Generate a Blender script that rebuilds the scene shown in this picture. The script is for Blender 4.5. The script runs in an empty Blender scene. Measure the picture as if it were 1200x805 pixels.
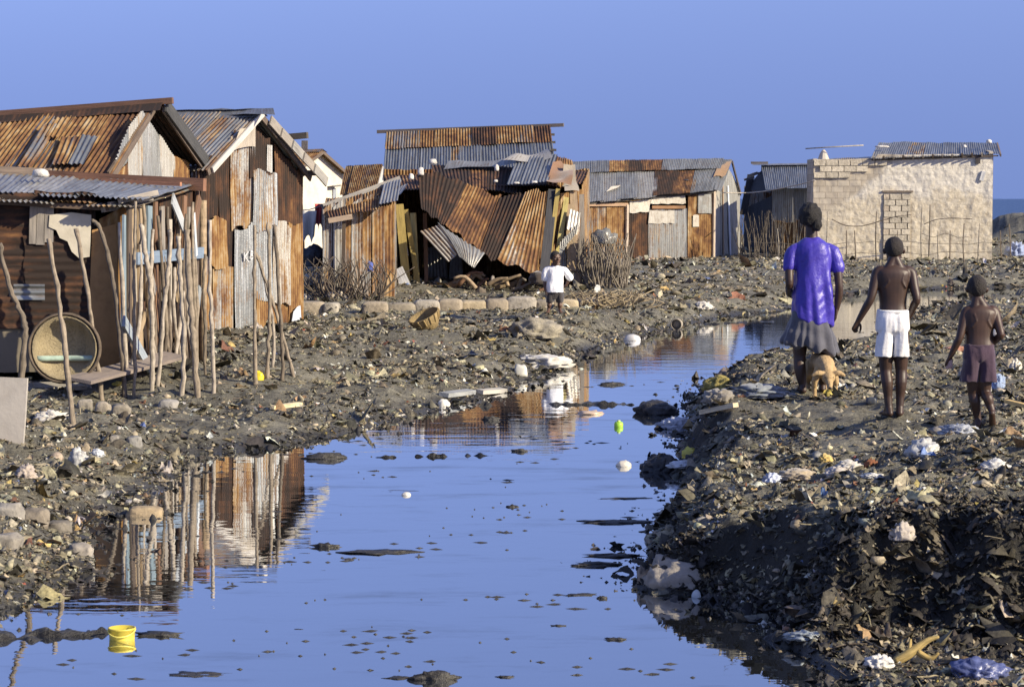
import bpy, bmesh, math, random
import numpy as np
from mathutils import Vector, Matrix, noise
SKYTINT = (1.06, .85, .985)
random.seed(7); rng = np.random.default_rng(7)
SC = bpy.context.scene; COL = SC.collection
H = 2.3; LENS = 80.0; FP = 1200 * LENS / 36.0; PITCH = math.atan((402.5 - 233) / FP)
SP, CP = math.sin(PITCH), math.cos(PITCH)
CAM = np.array([0, 0, H])
R = math.radians
# ---------------------------------------------------------------- helpers: photograph measurements -> metres
def ray(px, py):
    u = (px - 600) / FP; v = (402.5 - py) / FP
    return np.array([u, CP + v * SP, -SP + v * CP])
def at(px, py, Y):
    d = ray(px, py); return CAM + d * (Y / d[1])
def atz(px, py, z=0.0):
    d = ray(px, py); return CAM + d * ((z - H) / d[2])
class Plane:
    def __init__(s, p, n):
        s.p = np.array(p, float); n = np.array(n, float); n = n / np.linalg.norm(n)
        if np.dot(n, CAM - s.p) < 0: n = -n
        s.n = n
    def hit(s, px, py, off=0.0):
        d = ray(px, py); p = s.p + s.n * off
        return CAM + d * (np.dot(p - CAM, s.n) / np.dot(d, s.n))
def vplane(pa, Ya, pb, Yb):
    a = at(pa, 233, Ya); b = at(pb, 233, Yb); t = b - a
    return Plane(a, (t[1], -t[0], 0))
def plane3(a, b, c):
    a, b, c = map(np.array, (a, b, c)); return Plane(a, np.cross(b - a, c - a))
# ---------------------------------------------------------------- value noise
def _h(i, j, s):
    n = (i.astype(np.int64) * 374761393 + j.astype(np.int64) * 668265263 + s * 974711) & 0x7fffffff
    n = ((n ^ (n >> 13)) * 1274126177) & 0x7fffffff
    return ((n ^ (n >> 16)) & 0xffff) / 65535.0
def vn(x, y, s=0):
    x = np.asarray(x, float); y = np.asarray(y, float)
    i = np.floor(x); j = np.floor(y); fx = x - i; fy = y - j
    fx = fx * fx * (3 - 2 * fx); fy = fy * fy * (3 - 2 * fy)
    a = _h(i, j, s); b = _h(i + 1, j, s); c = _h(i, j + 1, s); d = _h(i + 1, j + 1, s)
    return (a * (1 - fx) + b * fx) * (1 - fy) + (c * (1 - fx) + d * fx) * fy - 0.5
def fbm(x, y, o=4, s=0):
    r = 0; a = 1.0
    for k in range(o):
        r = r + a * vn(x * 2 ** k + 17.3 * k, y * 2 ** k - 9.1 * k, s + k); a *= 0.5
    return r
def sstep(a, b, x):
    t = np.clip((x - a) / (b - a), 0, 1); return t * t * (3 - 2 * t)
# ---------------------------------------------------------------- objects
ORG = {}
def link(o): COL.objects.link(o); return o
def props(o, label, cat, group=None, kind=None):
    if label: o['label'] = label
    if cat: o['category'] = cat
    if group: o['group'] = group
    if kind: o['kind'] = kind
    return o
def thing(name, loc, label, cat, group=None):
    o = bpy.data.objects.new(name, None); link(o); o.location = loc; o.empty_display_size = .2
    ORG[o.name] = np.array(loc, float); return props(o, label, cat, group)
def mesh(name, V, Fc, mat=None, parent=None, uv=None, smooth=False, color=None, origin=None, label=None):
    V = np.asarray(V, float)
    if parent is not None: org = ORG[parent.name]
    elif origin is not None: org = np.array(origin, float)
    else: org = np.zeros(3)
    me = bpy.data.meshes.new(name)
    me.from_pydata((V - org).tolist(), [], [list(map(int, f)) for f in Fc])
    if uv is not None:
        l = me.uv_layers.new(name='UVMap'); idx = np.zeros(len(me.loops), int); me.loops.foreach_get('vertex_index', idx)
        l.data.foreach_set('uv', np.asarray(uv, float)[idx].ravel())
    if smooth: me.polygons.foreach_set('use_smooth', [True] * len(me.polygons))
    if mat: me.materials.append(mat)
    o = bpy.data.objects.new(name, me); link(o)
    if parent is not None: o.parent = parent
    else: o.location = org
    ORG[o.name] = org
    if color is not None: o.color = (color[0], color[1], color[2], 1.0)
    if label: o['label'] = label
    return o
# ---------------------------------------------------------------- node materials
def newmat(name):
    m = bpy.data.materials.new(name); m.use_nodes = True; nt = m.node_tree; nt.nodes.clear()
    out = nt.nodes.new('ShaderNodeOutputMaterial'); b = nt.nodes.new('ShaderNodeBsdfPrincipled')
    nt.links.new(b.outputs[0], out.inputs[0]); return m, nt, b
class NT:
    def __init__(s, nt): s.nt = nt
    def n(s, t, **kw):
        x = s.nt.nodes.new(t)
        for k, v in kw.items(): setattr(x, k, v)
        return x
    def put(s, sock, v):
        if hasattr(v, 'default_value') and hasattr(v, 'is_output'): s.nt.links.new(v, sock)
        else: sock.default_value = v
    def math(s, op, a, b=0.0, c=None, clamp=False):
        x = s.n('ShaderNodeMath', operation=op, use_clamp=clamp); s.put(x.inputs[0], a); s.put(x.inputs[1], b)
        if c is not None: s.put(x.inputs[2], c)
        return x.outputs[0]
    def vmath(s, op, a, b):
        x = s.n('ShaderNodeVectorMath', operation=op); s.put(x.inputs[0], a); s.put(x.inputs[1], b); return x.outputs[0]
    def noise(s, vec, scale, detail=4, rough=.55, out=0):
        x = s.n('ShaderNodeTexNoise'); s.put(x.inputs['Vector'], vec); x.inputs['Scale'].default_value = scale
        x.inputs['Detail'].default_value = detail; x.inputs['Roughness'].default_value = rough; return x.outputs[out]
    def mix(s, f, a, b, blend='MIX'):
        x = s.n('ShaderNodeMix', data_type='RGBA', blend_type=blend); s.put(x.inputs[0], f)
        s.put(x.inputs[6], a if not isinstance(a, tuple) else (*a, 1.0)); s.put(x.inputs[7], b if not isinstance(b, tuple) else (*b, 1.0)); return x.outputs[2]
    def step(s, v, a, b):
        x = s.n('ShaderNodeMapRange', interpolation_type='SMOOTHSTEP'); s.put(x.inputs[0], v)
        s.put(x.inputs[1], a); s.put(x.inputs[2], b); return x.outputs[0]
    def ramp(s, v, stops):
        x = s.n('ShaderNodeValToRGB'); s.put(x.inputs[0], v); e = x.color_ramp.elements
        while len(e) < len(stops): e.new(.5)
        for q, (p, c) in zip(e, stops): q.position = p; q.color = (*c, 1.0)
        return x.outputs[0]
    def bump(s, h, strength, dist, b):
        x = s.n('ShaderNodeBump'); x.inputs['Strength'].default_value = strength; x.inputs['Distance'].default_value = dist
        s.put(x.inputs['Height'], h); s.nt.links.new(x.outputs[0], b.inputs['Normal'])
    def objcol(s):
        x = s.n('ShaderNodeObjectInfo'); return x
    def coords(s, which='Object'):
        return s.n('ShaderNodeTexCoord').outputs[which]
def setup_tin():
    m, nt, b = newmat('corrugated_iron'); N = NT(nt)
    oi = N.objcol(); sep = N.n('ShaderNodeSeparateColor'); nt.links.new(oi.outputs['Color'], sep.inputs[0])
    rust, seed, white = sep.outputs[0], sep.outputs[1], sep.outputs[2]
    uv = N.coords('UV'); cx = N.n('ShaderNodeCombineXYZ')
    N.put(cx.inputs[0], N.math('MULTIPLY', seed, 61.0)); N.put(cx.inputs[1], N.math('MULTIPLY', seed, 143.0)); N.put(cx.inputs[2], N.math('MULTIPLY', seed, 7.7))
    p = N.vmath('ADD', uv, cx.outputs[0])
    big = N.noise(N.vmath('MULTIPLY', p, (2.2, .9, 1)), 1.0, 5, .6)
    streak = N.noise(N.vmath('MULTIPLY', p, (15, 1.0, 1)), 1.0, 4, .6)
    fine = N.noise(N.vmath('MULTIPLY', p, (30, 18, 1)), 1.0, 3, .6)
    f = N.math('ADD', N.math('MULTIPLY', big, .55), N.math('MULTIPLY', streak, .33))
    f = N.math('ADD', f, N.math('MULTIPLY', fine, .2))
    f = N.math('ADD', f, N.math('MULTIPLY', N.math('SUBTRACT', rust, .5), .75))
    ux = N.n('ShaderNodeSeparateXYZ'); nt.links.new(uv, ux.inputs[0]); rib = N.math('SINE', N.math('MULTIPLY', ux.outputs[0], 82.67))   # rib shading painted in: valleys tinted with more rust and grime
    f = N.math('SUBTRACT', f, N.math('MULTIPLY', rib, .035))
    mask = N.step(f, .47, .64)
    tone = N.math('ADD', N.math('MULTIPLY', N.noise(N.vmath('MULTIPLY', p, (5, 1.7, 1)), 1.0, 7, .68), .8), N.math('MULTIPLY', N.noise(p, 3.1, 3), .35))
    tone = N.math('ADD', tone, N.math('MULTIPLY', rib, .045))
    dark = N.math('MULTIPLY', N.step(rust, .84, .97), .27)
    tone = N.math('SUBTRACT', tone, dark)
    rc = N.ramp(tone, [(.30, (.020, .011, .007)), (.43, (.068, .029, .013)), (.53, (.140, .064, .022)), (.62, (.235, .130, .042)), (.76, (.36, .275, .16))])
    zc = N.ramp(N.noise(N.vmath('MULTIPLY', p, (12, 1.0, 1)), 1.0, 5, .6), [(.3, (.13, .135, .132)), (.5, (.225, .235, .232)), (.7, (.33, .345, .35))])
    zc = N.mix(N.math('MULTIPLY', white, 1.0), zc, (.52, .475, .39))
    grime = N.step(N.math('SUBTRACT', N.noise(p, 5.0, 6, .7), N.math('MULTIPLY', rib, .10)), .50, .75)
    zc = N.mix(N.math('MULTIPLY', grime, .8), zc, (.17, .12, .08))
    nt.links.new(N.mix(mask, zc, rc), b.inputs['Base Color'])
    N.put(b.inputs['Metallic'], N.math('MULTIPLY', N.math('SUBTRACT', 1.0, mask), N.math('SUBTRACT', .55, N.math('MULTIPLY', white, .55))))
    N.put(b.inputs['Roughness'], N.math('ADD', .42, N.math('MULTIPLY', mask, .48)))
    N.bump(fine, .35, .01, b)
    return m
def setup_wood():
    m, nt, b = newmat('weathered_wood'); N = NT(nt); oi = N.objcol(); uv = N.coords('UV')
    rnd = oi.outputs['Random']; cx = N.n('ShaderNodeCombineXYZ'); N.put(cx.inputs[0], N.math('MULTIPLY', rnd, 50.0)); N.put(cx.inputs[1], N.math('MULTIPLY', rnd, 90.0))
    p = N.vmath('ADD', uv, cx.outputs[0])
    g = N.noise(N.vmath('MULTIPLY', p, (38, 2.2, 1)), 1.0, 6, .65); l = N.noise(N.vmath('MULTIPLY', p, (3, 1.5, 1)), 1.0, 4, .6)
    v = N.math('ADD', N.math('MULTIPLY', g, .7), N.math('MULTIPLY', l, .5))
    nt.links.new(N.mix(1.0, oi.outputs['Color'], N.ramp(v, [(.3, (.22, .20, .18)), (.58, (1, 1, 1)), (.8, (1.45, 1.4, 1.3))]), 'MULTIPLY'), b.inputs['Base Color'])
    b.inputs['Roughness'].default_value = .85; N.bump(g, .5, .012, b); return m
def setup_plain(name, rough, scale, bump, var=.5, sheen=0, metal=0, spec=.5):
    m, nt, b = newmat(name); N = NT(nt); oi = N.objcol(); o = N.vmath('ADD', N.coords('Object'), oi.outputs['Location'])
    n1 = N.noise(o, scale, 6, .6); n2 = N.noise(o, scale * .22, 3)
    v = N.math('ADD', N.math('MULTIPLY', n1, .6), N.math('MULTIPLY', n2, .5)); d = 1 - var
    nt.links.new(N.mix(1.0, oi.outputs['Color'], N.ramp(v, [(.32, (d, d * .98, d * .95)), (.56, (1, 1, 1)), (.8, (1 + var * .5,) * 3)]), 'MULTIPLY'), b.inputs['Base Color'])
    b.inputs['Roughness'].default_value = rough; b.inputs['Metallic'].default_value = metal; b.inputs['Specular IOR Level'].default_value = spec
    if sheen: b.inputs['Sheen Weight'].default_value = sheen
    if bump: N.bump(n1, bump, .02, b)
    return m
def setup_pole():
    m, nt, b = newmat('bark_pole'); N = NT(nt); oi = N.objcol(); uv = N.vmath('ADD', N.coords('UV'), oi.outputs['Location'])
    g = N.noise(N.vmath('MULTIPLY', uv, (9, 7, 1)), 1.0, 6, .65); k = N.noise(N.vmath('MULTIPLY', uv, (1.0, 14, 1)), 1.0, 2)
    v = N.math('ADD', N.math('MULTIPLY', g, .7), N.math('MULTIPLY', k, .4))
    nt.links.new(N.mix(1.0, oi.outputs['Color'], N.ramp(v, [(.35, (.25, .22, .2)), (.52, (.85, .83, .8)), (.75, (1.5, 1.45, 1.4))]), 'MULTIPLY'), b.inputs['Base Color'])
    b.inputs['Roughness'].default_value = .85; N.bump(g, .6, .01, b); return m
def setup_litter():
    m, nt, b = newmat('rubbish'); N = NT(nt); a = N.n('ShaderNodeAttribute', attribute_name='piece')
    o = N.coords('Object'); n = N.noise(o, 38.0, 5, .7)
    c = N.mix(1.0, a.outputs['Color'], N.ramp(n, [(.3, (.35, .33, .30)), (.5, (.9, .9, .88)), (.72, (1.35, 1.32, 1.25))]), 'MULTIPLY')
    nt.links.new(c, b.inputs['Base Color']); b.inputs['Roughness'].default_value = .7
    N.bump(n, .35, .015, b); return m
def setup_ground():
    m, nt, b = newmat('rubbish_strewn_mud'); N = NT(nt); o = N.coords('Object')
    n1 = N.noise(o, .9, 5, .6); n2 = N.noise(o, 9.0, 6, .7); n3 = N.noise(o, 45.0, 4, .7)
    v = N.math('ADD', N.math('ADD', N.math('MULTIPLY', n1, .4), N.math('MULTIPLY', n2, .45)), N.math('MULTIPLY', n3, .35))
    c = N.ramp(v, [(.38, (.022, .020, .015)), (.52, (.082, .075, .054)), (.64, (.165, .153, .114)), (.78, (.29, .27, .205))])
    g = N.n('ShaderNodeNewGeometry'); sp = N.n('ShaderNodeSeparateXYZ'); nt.links.new(g.outputs['Position'], sp.inputs[0])
    wet = N.math('SUBTRACT', 1.0, N.step(N.math('ADD', sp.outputs[2], N.math('MULTIPLY', N.math('SUBTRACT', n2, .5), .10)), .02, .13))
    c = N.mix(N.math('MULTIPLY', wet, .75), c, (.016, .015, .014))
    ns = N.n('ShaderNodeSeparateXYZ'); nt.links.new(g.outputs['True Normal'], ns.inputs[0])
    cut = N.step(N.math('ADD', ns.outputs[2], N.math('MULTIPLY', N.math('SUBTRACT', n2, .5), .5)), .88, .64)   # steep cut banks: black muck, with the face's shade put into the colour
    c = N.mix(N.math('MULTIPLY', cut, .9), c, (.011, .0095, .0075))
    nt.links.new(c, b.inputs['Base Color'])
    N.put(b.inputs['Roughness'], N.math('SUBTRACT', .9, N.math('MULTIPLY', wet, .45)))
    N.bump(N.math('ADD', n2, N.math('MULTIPLY', n3, .6)), .8, .05, b); return m
def setup_water():
    m = bpy.data.materials.new('black_polluted_water'); m.use_nodes = True; nt = m.node_tree; nt.nodes.clear(); N = NT(nt)
    out = N.n('ShaderNodeOutputMaterial'); gl = N.n('ShaderNodeBsdfGlossy'); df = N.n('ShaderNodeBsdfDiffuse'); mx = N.n('ShaderNodeMixShader')
    o = N.coords('Object')
    h = N.noise(N.vmath('MULTIPLY', o, (1.2, 3.0, 1)), 1.0, 3, .5); h2 = N.noise(N.vmath('MULTIPLY', o, (5, 14, 1)), 1.0, 2, .5)
    hh = N.math('ADD', h, N.math('MULTIPLY', h2, .15))
    bp = N.n('ShaderNodeBump'); bp.inputs['Strength'].default_value = .055; bp.inputs['Distance'].default_value = .03; N.put(bp.inputs['Height'], hh)
    nt.links.new(bp.outputs[0], gl.inputs['Normal'])
    film = N.noise(N.vmath('MULTIPLY', o, (.5, 1.4, 1)), 1.0, 5, .6)
    scum = N.step(N.math('ADD', N.math('MULTIPLY', N.noise(N.vmath('MULTIPLY', o, (.9, 2.4, 1)), 1.0, 7, .68), .75), N.math('MULTIPLY', N.noise(N.vmath('MULTIPLY', o, (.12, .2, 1)), 1.0, 2), .35)), .55, .75)
    nt.links.new(N.mix(N.math('MULTIPLY', scum, .6), (.93, .95, .97), (.52, .52, .50)), gl.inputs['Color']); N.put(gl.inputs['Roughness'], N.math('MULTIPLY', N.step(film, .5, .8), .05))
    df.inputs['Color'].default_value = (.022, .024, .026, 1)
    lw = N.n('ShaderNodeLayerWeight'); lw.inputs['Blend'].default_value = .5; 
    N.put(mx.inputs[0], N.math('ADD', .36, N.math('MULTIPLY', N.math('POWER', lw.outputs['Facing'], 2.0), .66), clamp=True))
    nt.links.new(df.outputs[0], mx.inputs[1]); nt.links.new(gl.outputs[0], mx.inputs[2]); nt.links.new(mx.outputs[0], out.inputs[0]); return m
def setup_sea():
    m, nt, b = newmat('sea_water'); N = NT(nt); o = N.coords('Object')
    w = N.noise(N.vmath('MULTIPLY', o, (.05, .35, 1)), 1.0, 4, .6)
    nt.links.new(N.mix(w, (.02, .05, .13), (.05, .10, .22)), b.inputs['Base Color']); b.inputs['Roughness'].default_value = .35
    b.inputs['Specular IOR Level'].default_value = .3
    N.bump(w, 1.0, 1.5, b); return m
def setup_stonewall():
    m, nt, b = newmat('rough_plastered_blocks'); N = NT(nt); uv = N.coords('UV')
    br = N.n('ShaderNodeTexBrick'); nt.links.new(uv, br.inputs['Vector']); br.inputs['Scale'].default_value = 1.0
    br.inputs['Brick Width'].default_value = .42; br.inputs['Row Height'].default_value = .21; br.inputs['Mortar Size'].default_value = .012
    br.inputs['Color1'].default_value = (.50, .44, .345, 1); br.inputs['Color2'].default_value = (.40, .345, .265, 1); br.inputs['Mortar'].default_value = (.33, .28, .22, 1)
    sp = N.n('ShaderNodeSeparateXYZ'); nt.links.new(uv, sp.inputs[0])
    big = N.noise(uv, .9, 5, .6); mid = N.noise(uv, 5.5, 6, .65); fine = N.noise(uv, 26, 5, .7)
    vo = N.n('ShaderNodeTexVoronoi'); nt.links.new(N.vmath('ADD', uv, N.vmath('MULTIPLY', N.noise(uv, 6, 3, .5, 1), (.15, .15, 0))), vo.inputs['Vector']); vo.inputs['Scale'].default_value = 7.5
    # plaster patches; bare blocks towards the upper end of the left part
    bare = N.step(N.math('ADD', N.math('ADD', N.math('MULTIPLY', sp.outputs[1], .55), N.math('MULTIPLY', sp.outputs[0], -.42)), N.math('MULTIPLY', big, .7)), 1.02, 1.2)
    pl = N.ramp(mid, [(.3, (.44, .37, .26)), (.5, (.57, .50, .375)), (.72, (.64, .58, .46))])
    wh = N.step(N.math('ADD', N.math('MULTIPLY', sp.outputs[1], .32), N.math('MULTIPLY', big, .8)), 1.08, 1.26)
    pl = N.mix(N.math('MULTIPLY', wh, .6), pl, (.68, .65, .58))
    pl = N.mix(N.math('MULTIPLY', N.step(br.outputs['Fac'], .2, .8), .22), pl, (.25, .2, .15))
    c = N.mix(bare, pl, br.outputs['Color'])
    st = N.step(N.noise(N.vmath('MULTIPLY', uv, (3, .8, 1)), 1.0, 5, .7), .55, .8)
    c = N.mix(N.math('MULTIPLY', st, .5), c, (.19, .15, .11)); pt = N.step(N.noise(uv, 1.7, 6, .7), .58, .64); c = N.mix(N.math('MULTIPLY', pt, .45), c, (.30, .265, .21))
    nt.links.new(c, b.inputs['Base Color']); b.inputs['Roughness'].default_value = .95
    hp = N.math('ADD', N.math('ADD', N.math('MULTIPLY', vo.outputs['Distance'], -.45), N.math('MULTIPLY', mid, 1.1)), N.math('MULTIPLY', fine, .6))
    hb = N.math('ADD', N.math('MULTIPLY', br.outputs['Fac'], -.5), N.math('MULTIPLY', fine, .3))
    x = N.n('ShaderNodeMix', data_type='FLOAT'); N.put(x.inputs[0], bare); N.put(x.inputs[2], hp); N.put(x.inputs[3], hb)
    N.bump(x.outputs[0], .8, .03, b); return m
def setup_skin():
    m, nt, b = newmat('dark_skin'); N = NT(nt); oi = N.objcol(); n = N.noise(N.coords('Object'), 14, 4)
    nt.links.new(N.mix(1.0, oi.outputs['Color'], N.ramp(n, [(.3, (.75, .75, .75)), (.7, (1.2, 1.15, 1.1))]), 'MULTIPLY'), b.inputs['Base Color'])
    b.inputs['Roughness'].default_value = .48; b.inputs['Specular IOR Level'].default_value = .45; return m
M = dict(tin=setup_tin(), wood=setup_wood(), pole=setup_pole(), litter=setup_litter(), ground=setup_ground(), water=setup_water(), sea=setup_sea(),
         wall=setup_stonewall(), skin=setup_skin(), stone=setup_plain('rough_stone', .92, 14, .9, .55), plaster=setup_plain('old_plaster', .92, 5, .5, .25),
         cloth=setup_plain('dull_cloth', .9, 40, .2, .25, .3), plastic=setup_plain('dirty_plastic', .42, 12, .15, .3), film=setup_plain('crumpled_plastic_bag', .3, 20, .5, .35),
         scum=setup_plain('wet_black_scum', .55, 30, .9, .6), satin=setup_plain('shiny_satin', .3, 22, .35, .22, .12, 0, .5), hair=setup_plain('black_hair', .75, 90, .9, .5),
         fur=setup_plain('short_fur', .8, 60, .5, .3), straw=setup_plain('woven_straw', .85, 50, .8, .5), paint=setup_plain('faded_paint', .8, 9, .4, .4))
M['satin'].node_tree.nodes['Principled BSDF'].inputs['Roughness'].default_value = .40
# ---------------------------------------------------------------- shape builders
def sheet(parent, name, c00, c10, c11, c01, rust, white=0.0, amp=.0125, pitch=.076, dent=.025, rows=7, bow=0.0, ragged=.02, label=None, mat=None, color=None):
    c00, c10, c11, c01 = [np.asarray(c, float) for c in (c00, c10, c11, c01)]
    w = (np.linalg.norm(c10 - c00) + np.linalg.norm(c11 - c01)) / 2; l = (np.linalg.norm(c01 - c00) + np.linalg.norm(c11 - c10)) / 2
    nc = int(max(6, min(400, round(w / pitch * 6)))) if amp > 0 else 8
    u, v = np.meshgrid(np.linspace(0, 1, nc + 1), np.linspace(0, 1, rows + 1))
    sd = random.random(); so = int(sd * 9999)
    nrm = np.cross(c10 - c00, c01 - c00) + np.cross(c11 - c10, c01 - c11); nrm = nrm / (np.linalg.norm(nrm) + 1e-9)
    if np.dot(nrm, CAM - c00) < 0: nrm = -nrm
    vv = v + (ragged / max(l, .1)) * np.where(v > .5, 1, -1) * (np.abs(v - .5) > .49) * 2 * vn(u * w / .18, v * 3, so)
    P = (c00 * ((1 - u) * (1 - vv))[..., None] + c10 * (u * (1 - vv))[..., None] + c11 * (u * vv)[..., None] + c01 * ((1 - u) * vv)[..., None])
    d = amp * np.sin(2 * np.pi * u * w / pitch) + dent * fbm(u * w / .55, v * l / .7, 2, so) + bow * (4 * v * (1 - v))
    P = P + d[..., None] * nrm
    n1 = nc + 1; i = np.arange((rows) * n1).reshape(rows, n1)[:, :-1].ravel()
    Fc = np.stack([i, i + 1, i + 1 + n1, i + n1], 1)
    UV = np.stack([(u * w).ravel(), (v * l).ravel()], 1)
    return mesh(name, P.reshape(-1, 3), Fc, mat or M['tin'], parent, UV, True, color or (rust, sd, white), label=label, origin=None if parent is not None else c00)
def board_vf(p0, p1, w, t, face=(0, -1, 0), taper=1.0):
    p0 = np.asarray(p0, float); p1 = np.asarray(p1, float); d = p1 - p0; L = np.linalg.norm(d); d = d / L
    f = np.asarray(face, float); s = np.cross(d, f); s = s / np.linalg.norm(s); f = np.cross(s, d)
    V = []; UV = []
    for k, (q, tw) in enumerate(((p0, 1), (p0 + d * L * .5, 1), (p1, taper))):
        j = random.uniform(-.02, .02) * w
        for a, b in ((-1, -1), (1, -1), (1, 1), (-1, 1)):
            V.append(q + s * a * w / 2 * tw + f * b * t / 2 + s * j); UV.append((a * w / 2 + b * t * .5, k * L / 2))
    Fc = [(3, 2, 1, 0), (8, 9, 10, 11)]
    for k in (0, 4):
        for a in range(4): Fc.append((k + a, k + (a + 1) % 4, k + 4 + (a + 1) % 4, k + 4 + a))
    return V, Fc, UV
def board(parent, name, p0, p1, w, t, color, face=(0, -1, 0), taper=1.0, mat=None, label=None, origin=None):
    V, Fc, UV = board_vf(p0, p1, w, t, face, taper)
    return mesh(name, V, Fc, mat or M['wood'], parent, UV, False, color, origin=origin, label=label)
def tube_vf(pts, rad, sides=8, caps=True, sub=1, wob=0.0):
    P = [np.asarray(p, float) for p in pts]; Rr = list(rad) if hasattr(rad, '__len__') else [rad] * len(P)
    if sub > 1:
        Q = []; S = []; n = len(P)
        for i in range(n - 1):
            a = P[max(i - 1, 0)]; b = P[i]; c = P[i + 1]; e = P[min(i + 2, n - 1)]
            for k in range(sub):
                t = k / sub; Q.append(.5 * ((2 * b) + (c - a) * t + (2 * a - 5 * b + 4 * c - e) * t * t + (3 * b - a - 3 * c + e) * t ** 3)); S.append(Rr[i] + (Rr[i + 1] - Rr[i]) * t)
        Q.append(P[-1]); S.append(Rr[-1]); P, Rr = Q, S
    if wob:
        for i in range(1, len(P)):
            P[i] = P[i] + np.array([random.gauss(0, wob), random.gauss(0, wob), 0])
        Rr = [r * random.uniform(.82, 1.24) for r in Rr]
    V = []; UV = []; Fc = []; L = 0
    ref = np.array([1.0, 0, 0]) if abs((P[-1] - P[0])[0]) < .8 * np.linalg.norm(P[-1] - P[0]) else np.array([0, 1.0, 0])
    for i, p in enumerate(P):
        t = P[min(i + 1, len(P) - 1)] - P[max(i - 1, 0)]; t = t / (np.linalg.norm(t) + 1e-9)
        a = np.cross(t, ref); a = a / (np.linalg.norm(a) + 1e-9); b = np.cross(t, a)
        if i: L += np.linalg.norm(P[i] - P[i - 1])
        for k in range(sides):
            th = 2 * math.pi * k / sides; V.append(p + Rr[i] * (a * math.cos(th) + b * math.sin(th))); UV.append((k / sides, L))
    for i in range(len(P) - 1):
        for k in range(sides):
            Fc.append((i * sides + k, i * sides + (k + 1) % sides, (i + 1) * sides + (k + 1) % sides, (i + 1) * sides + k))
    if caps:
        Fc.append(tuple(range(sides))[::-1]); Fc.append(tuple((len(P) - 1) * sides + k for k in range(sides)))
    return V, Fc, UV
def tube(parent, name, pts, rad, color, mat=None, sides=8, sub=1, wob=0, origin=None, label=None):
    V, Fc, UV = tube_vf(pts, rad, sides, True, sub, wob)
    return mesh(name, V, Fc, mat or M['pole'], parent, UV, True, color, origin=origin, label=label)
class MB:
    def __init__(s): s.V = []; s.F = []; s.U = []
    def add(s, vfu):
        V, Fc, U = vfu; n = len(s.V); s.V += list(V); s.F += [tuple(i + n for i in f) for f in Fc]; s.U += list(U) if U is not None else [(0, 0)] * len(V); return s
    def build(s, name, mat, parent=None, color=None, smooth=False, origin=None, label=None):
        return mesh(name, s.V, s.F, mat, parent, s.U, smooth, color, origin=origin, label=label)
_ICO = {}
def ico(sub):
    if sub not in _ICO:
        bm = bmesh.new(); bmesh.ops.create_icosphere(bm, subdivisions=sub, radius=1.0)
        _ICO[sub] = (np.array([v.co[:] for v in bm.verts]), [tuple(v.index for v in f.verts) for f in bm.faces]); bm.free()
    return _ICO[sub]
def blob_vf(size, seed, sub=3, lump=.3, fold=0.0, freq=1.6, flat=-.35, blocky=0.0):
    V, Fc = ico(sub); V = V.copy(); o = Vector((seed * 3.17, seed * 1.31, seed * 7.7))
    out = np.empty_like(V)
    for i, v in enumerate(V):
        q = Vector(v) * freq + o; r = 1 + lump * (noise.noise(q) + .5 * noise.noise(q * 2.1))
        if fold: r += fold * (.5 - abs(noise.noise(q * 1.9)) * 2) + fold * .5 * (.4 - abs(noise.noise(q * 4.3)) * 2)
        out[i] = v * r
    if blocky:
        out = np.sign(out) * np.abs(out) ** (1 - blocky)
    out[:, 2] = np.maximum(out[:, 2], flat) - flat
    return out * np.asarray(size) / 2 * np.array([1, 1, 1.2]), Fc
def blob(name, loc, size, color, mat, label=None, cat=None, group=None, seed=None, rz=0.0, tilt=0.0, parent=None, sub=3, smooth=True, **kw):
    seed = random.random() * 50 if seed is None else seed
    V, Fc = blob_vf(size, seed, sub, **kw); Rm = np.array(Matrix.Rotation(rz, 3, 'Z') @ Matrix.Rotation(tilt, 3, 'X'))
    V = V @ Rm.T + np.asarray(loc)
    o = mesh(name, V, Fc, mat, parent, None, smooth, color, origin=loc if parent is None else None)
    if parent is None: props(o, label, cat, group)
    elif label: o['label'] = label
    return o
def lathe_vf(prof, seg=20, c=(0, 0, 0), axis=None):
    V = []; Fc = []; n = len(prof)
    for r, z in prof:
        for k in range(seg):
            a = 2 * math.pi * k / seg; V.append((r * math.cos(a), r * math.sin(a), z))
    for i in range(n - 1):
        for k in range(seg): Fc.append((i * seg + k, i * seg + (k + 1) % seg, (i + 1) * seg + (k + 1) % seg, (i + 1) * seg + k))
    V = np.array(V)
    if axis is not None: V = V @ np.array(Vector((0, 0, 1)).rotation_difference(Vector(axis)).to_matrix()).T
    return V + np.asarray(c), Fc, [(0, 0)] * len(V)
# ================================================================ TERRAIN
EDGE_L = [(-300,900),(-120,800),(-60,745),(0,712),(60,688),(108,672),(100,650),(85,628),(115,612),(150,597),(175,581),(203,556),(212,545),(228,533),(282,527),(355,517),(413,504),(457,492),(505,481),(530,474),(567,463),(597,456),(610,446),(640,436),(664,428),(672,416),(692,412),(725,398),(760,390),(790,384),(822,376),(862,369),(915,365),(950,352),(985,344),(1060,340),(1130,338),(1230,335),(1330,334),(1600,333)]
EDGE_R = [(1600,342),(1330,342),(1200,346),(1130,353),(1085,361),(1060,374),(1030,398),(1012,411),(985,418),(930,428),(900,433),(866,438),(850,447),(828,460),(800,473),(818,500),(802,518),(795,545),(803,565),(794,598),(770,632),(758,658),(756,688),(820,697),(880,714),(930,737),(945,757),(992,785),(1012,806),(1060,860),(1130,1000)]
POLY = np.array([atz(a, b)[:2] for a, b in EDGE_L] + [atz(a, b)[:2] for a, b in EDGE_R] + [(1.4, 2), (-4.5, 2)])
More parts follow.
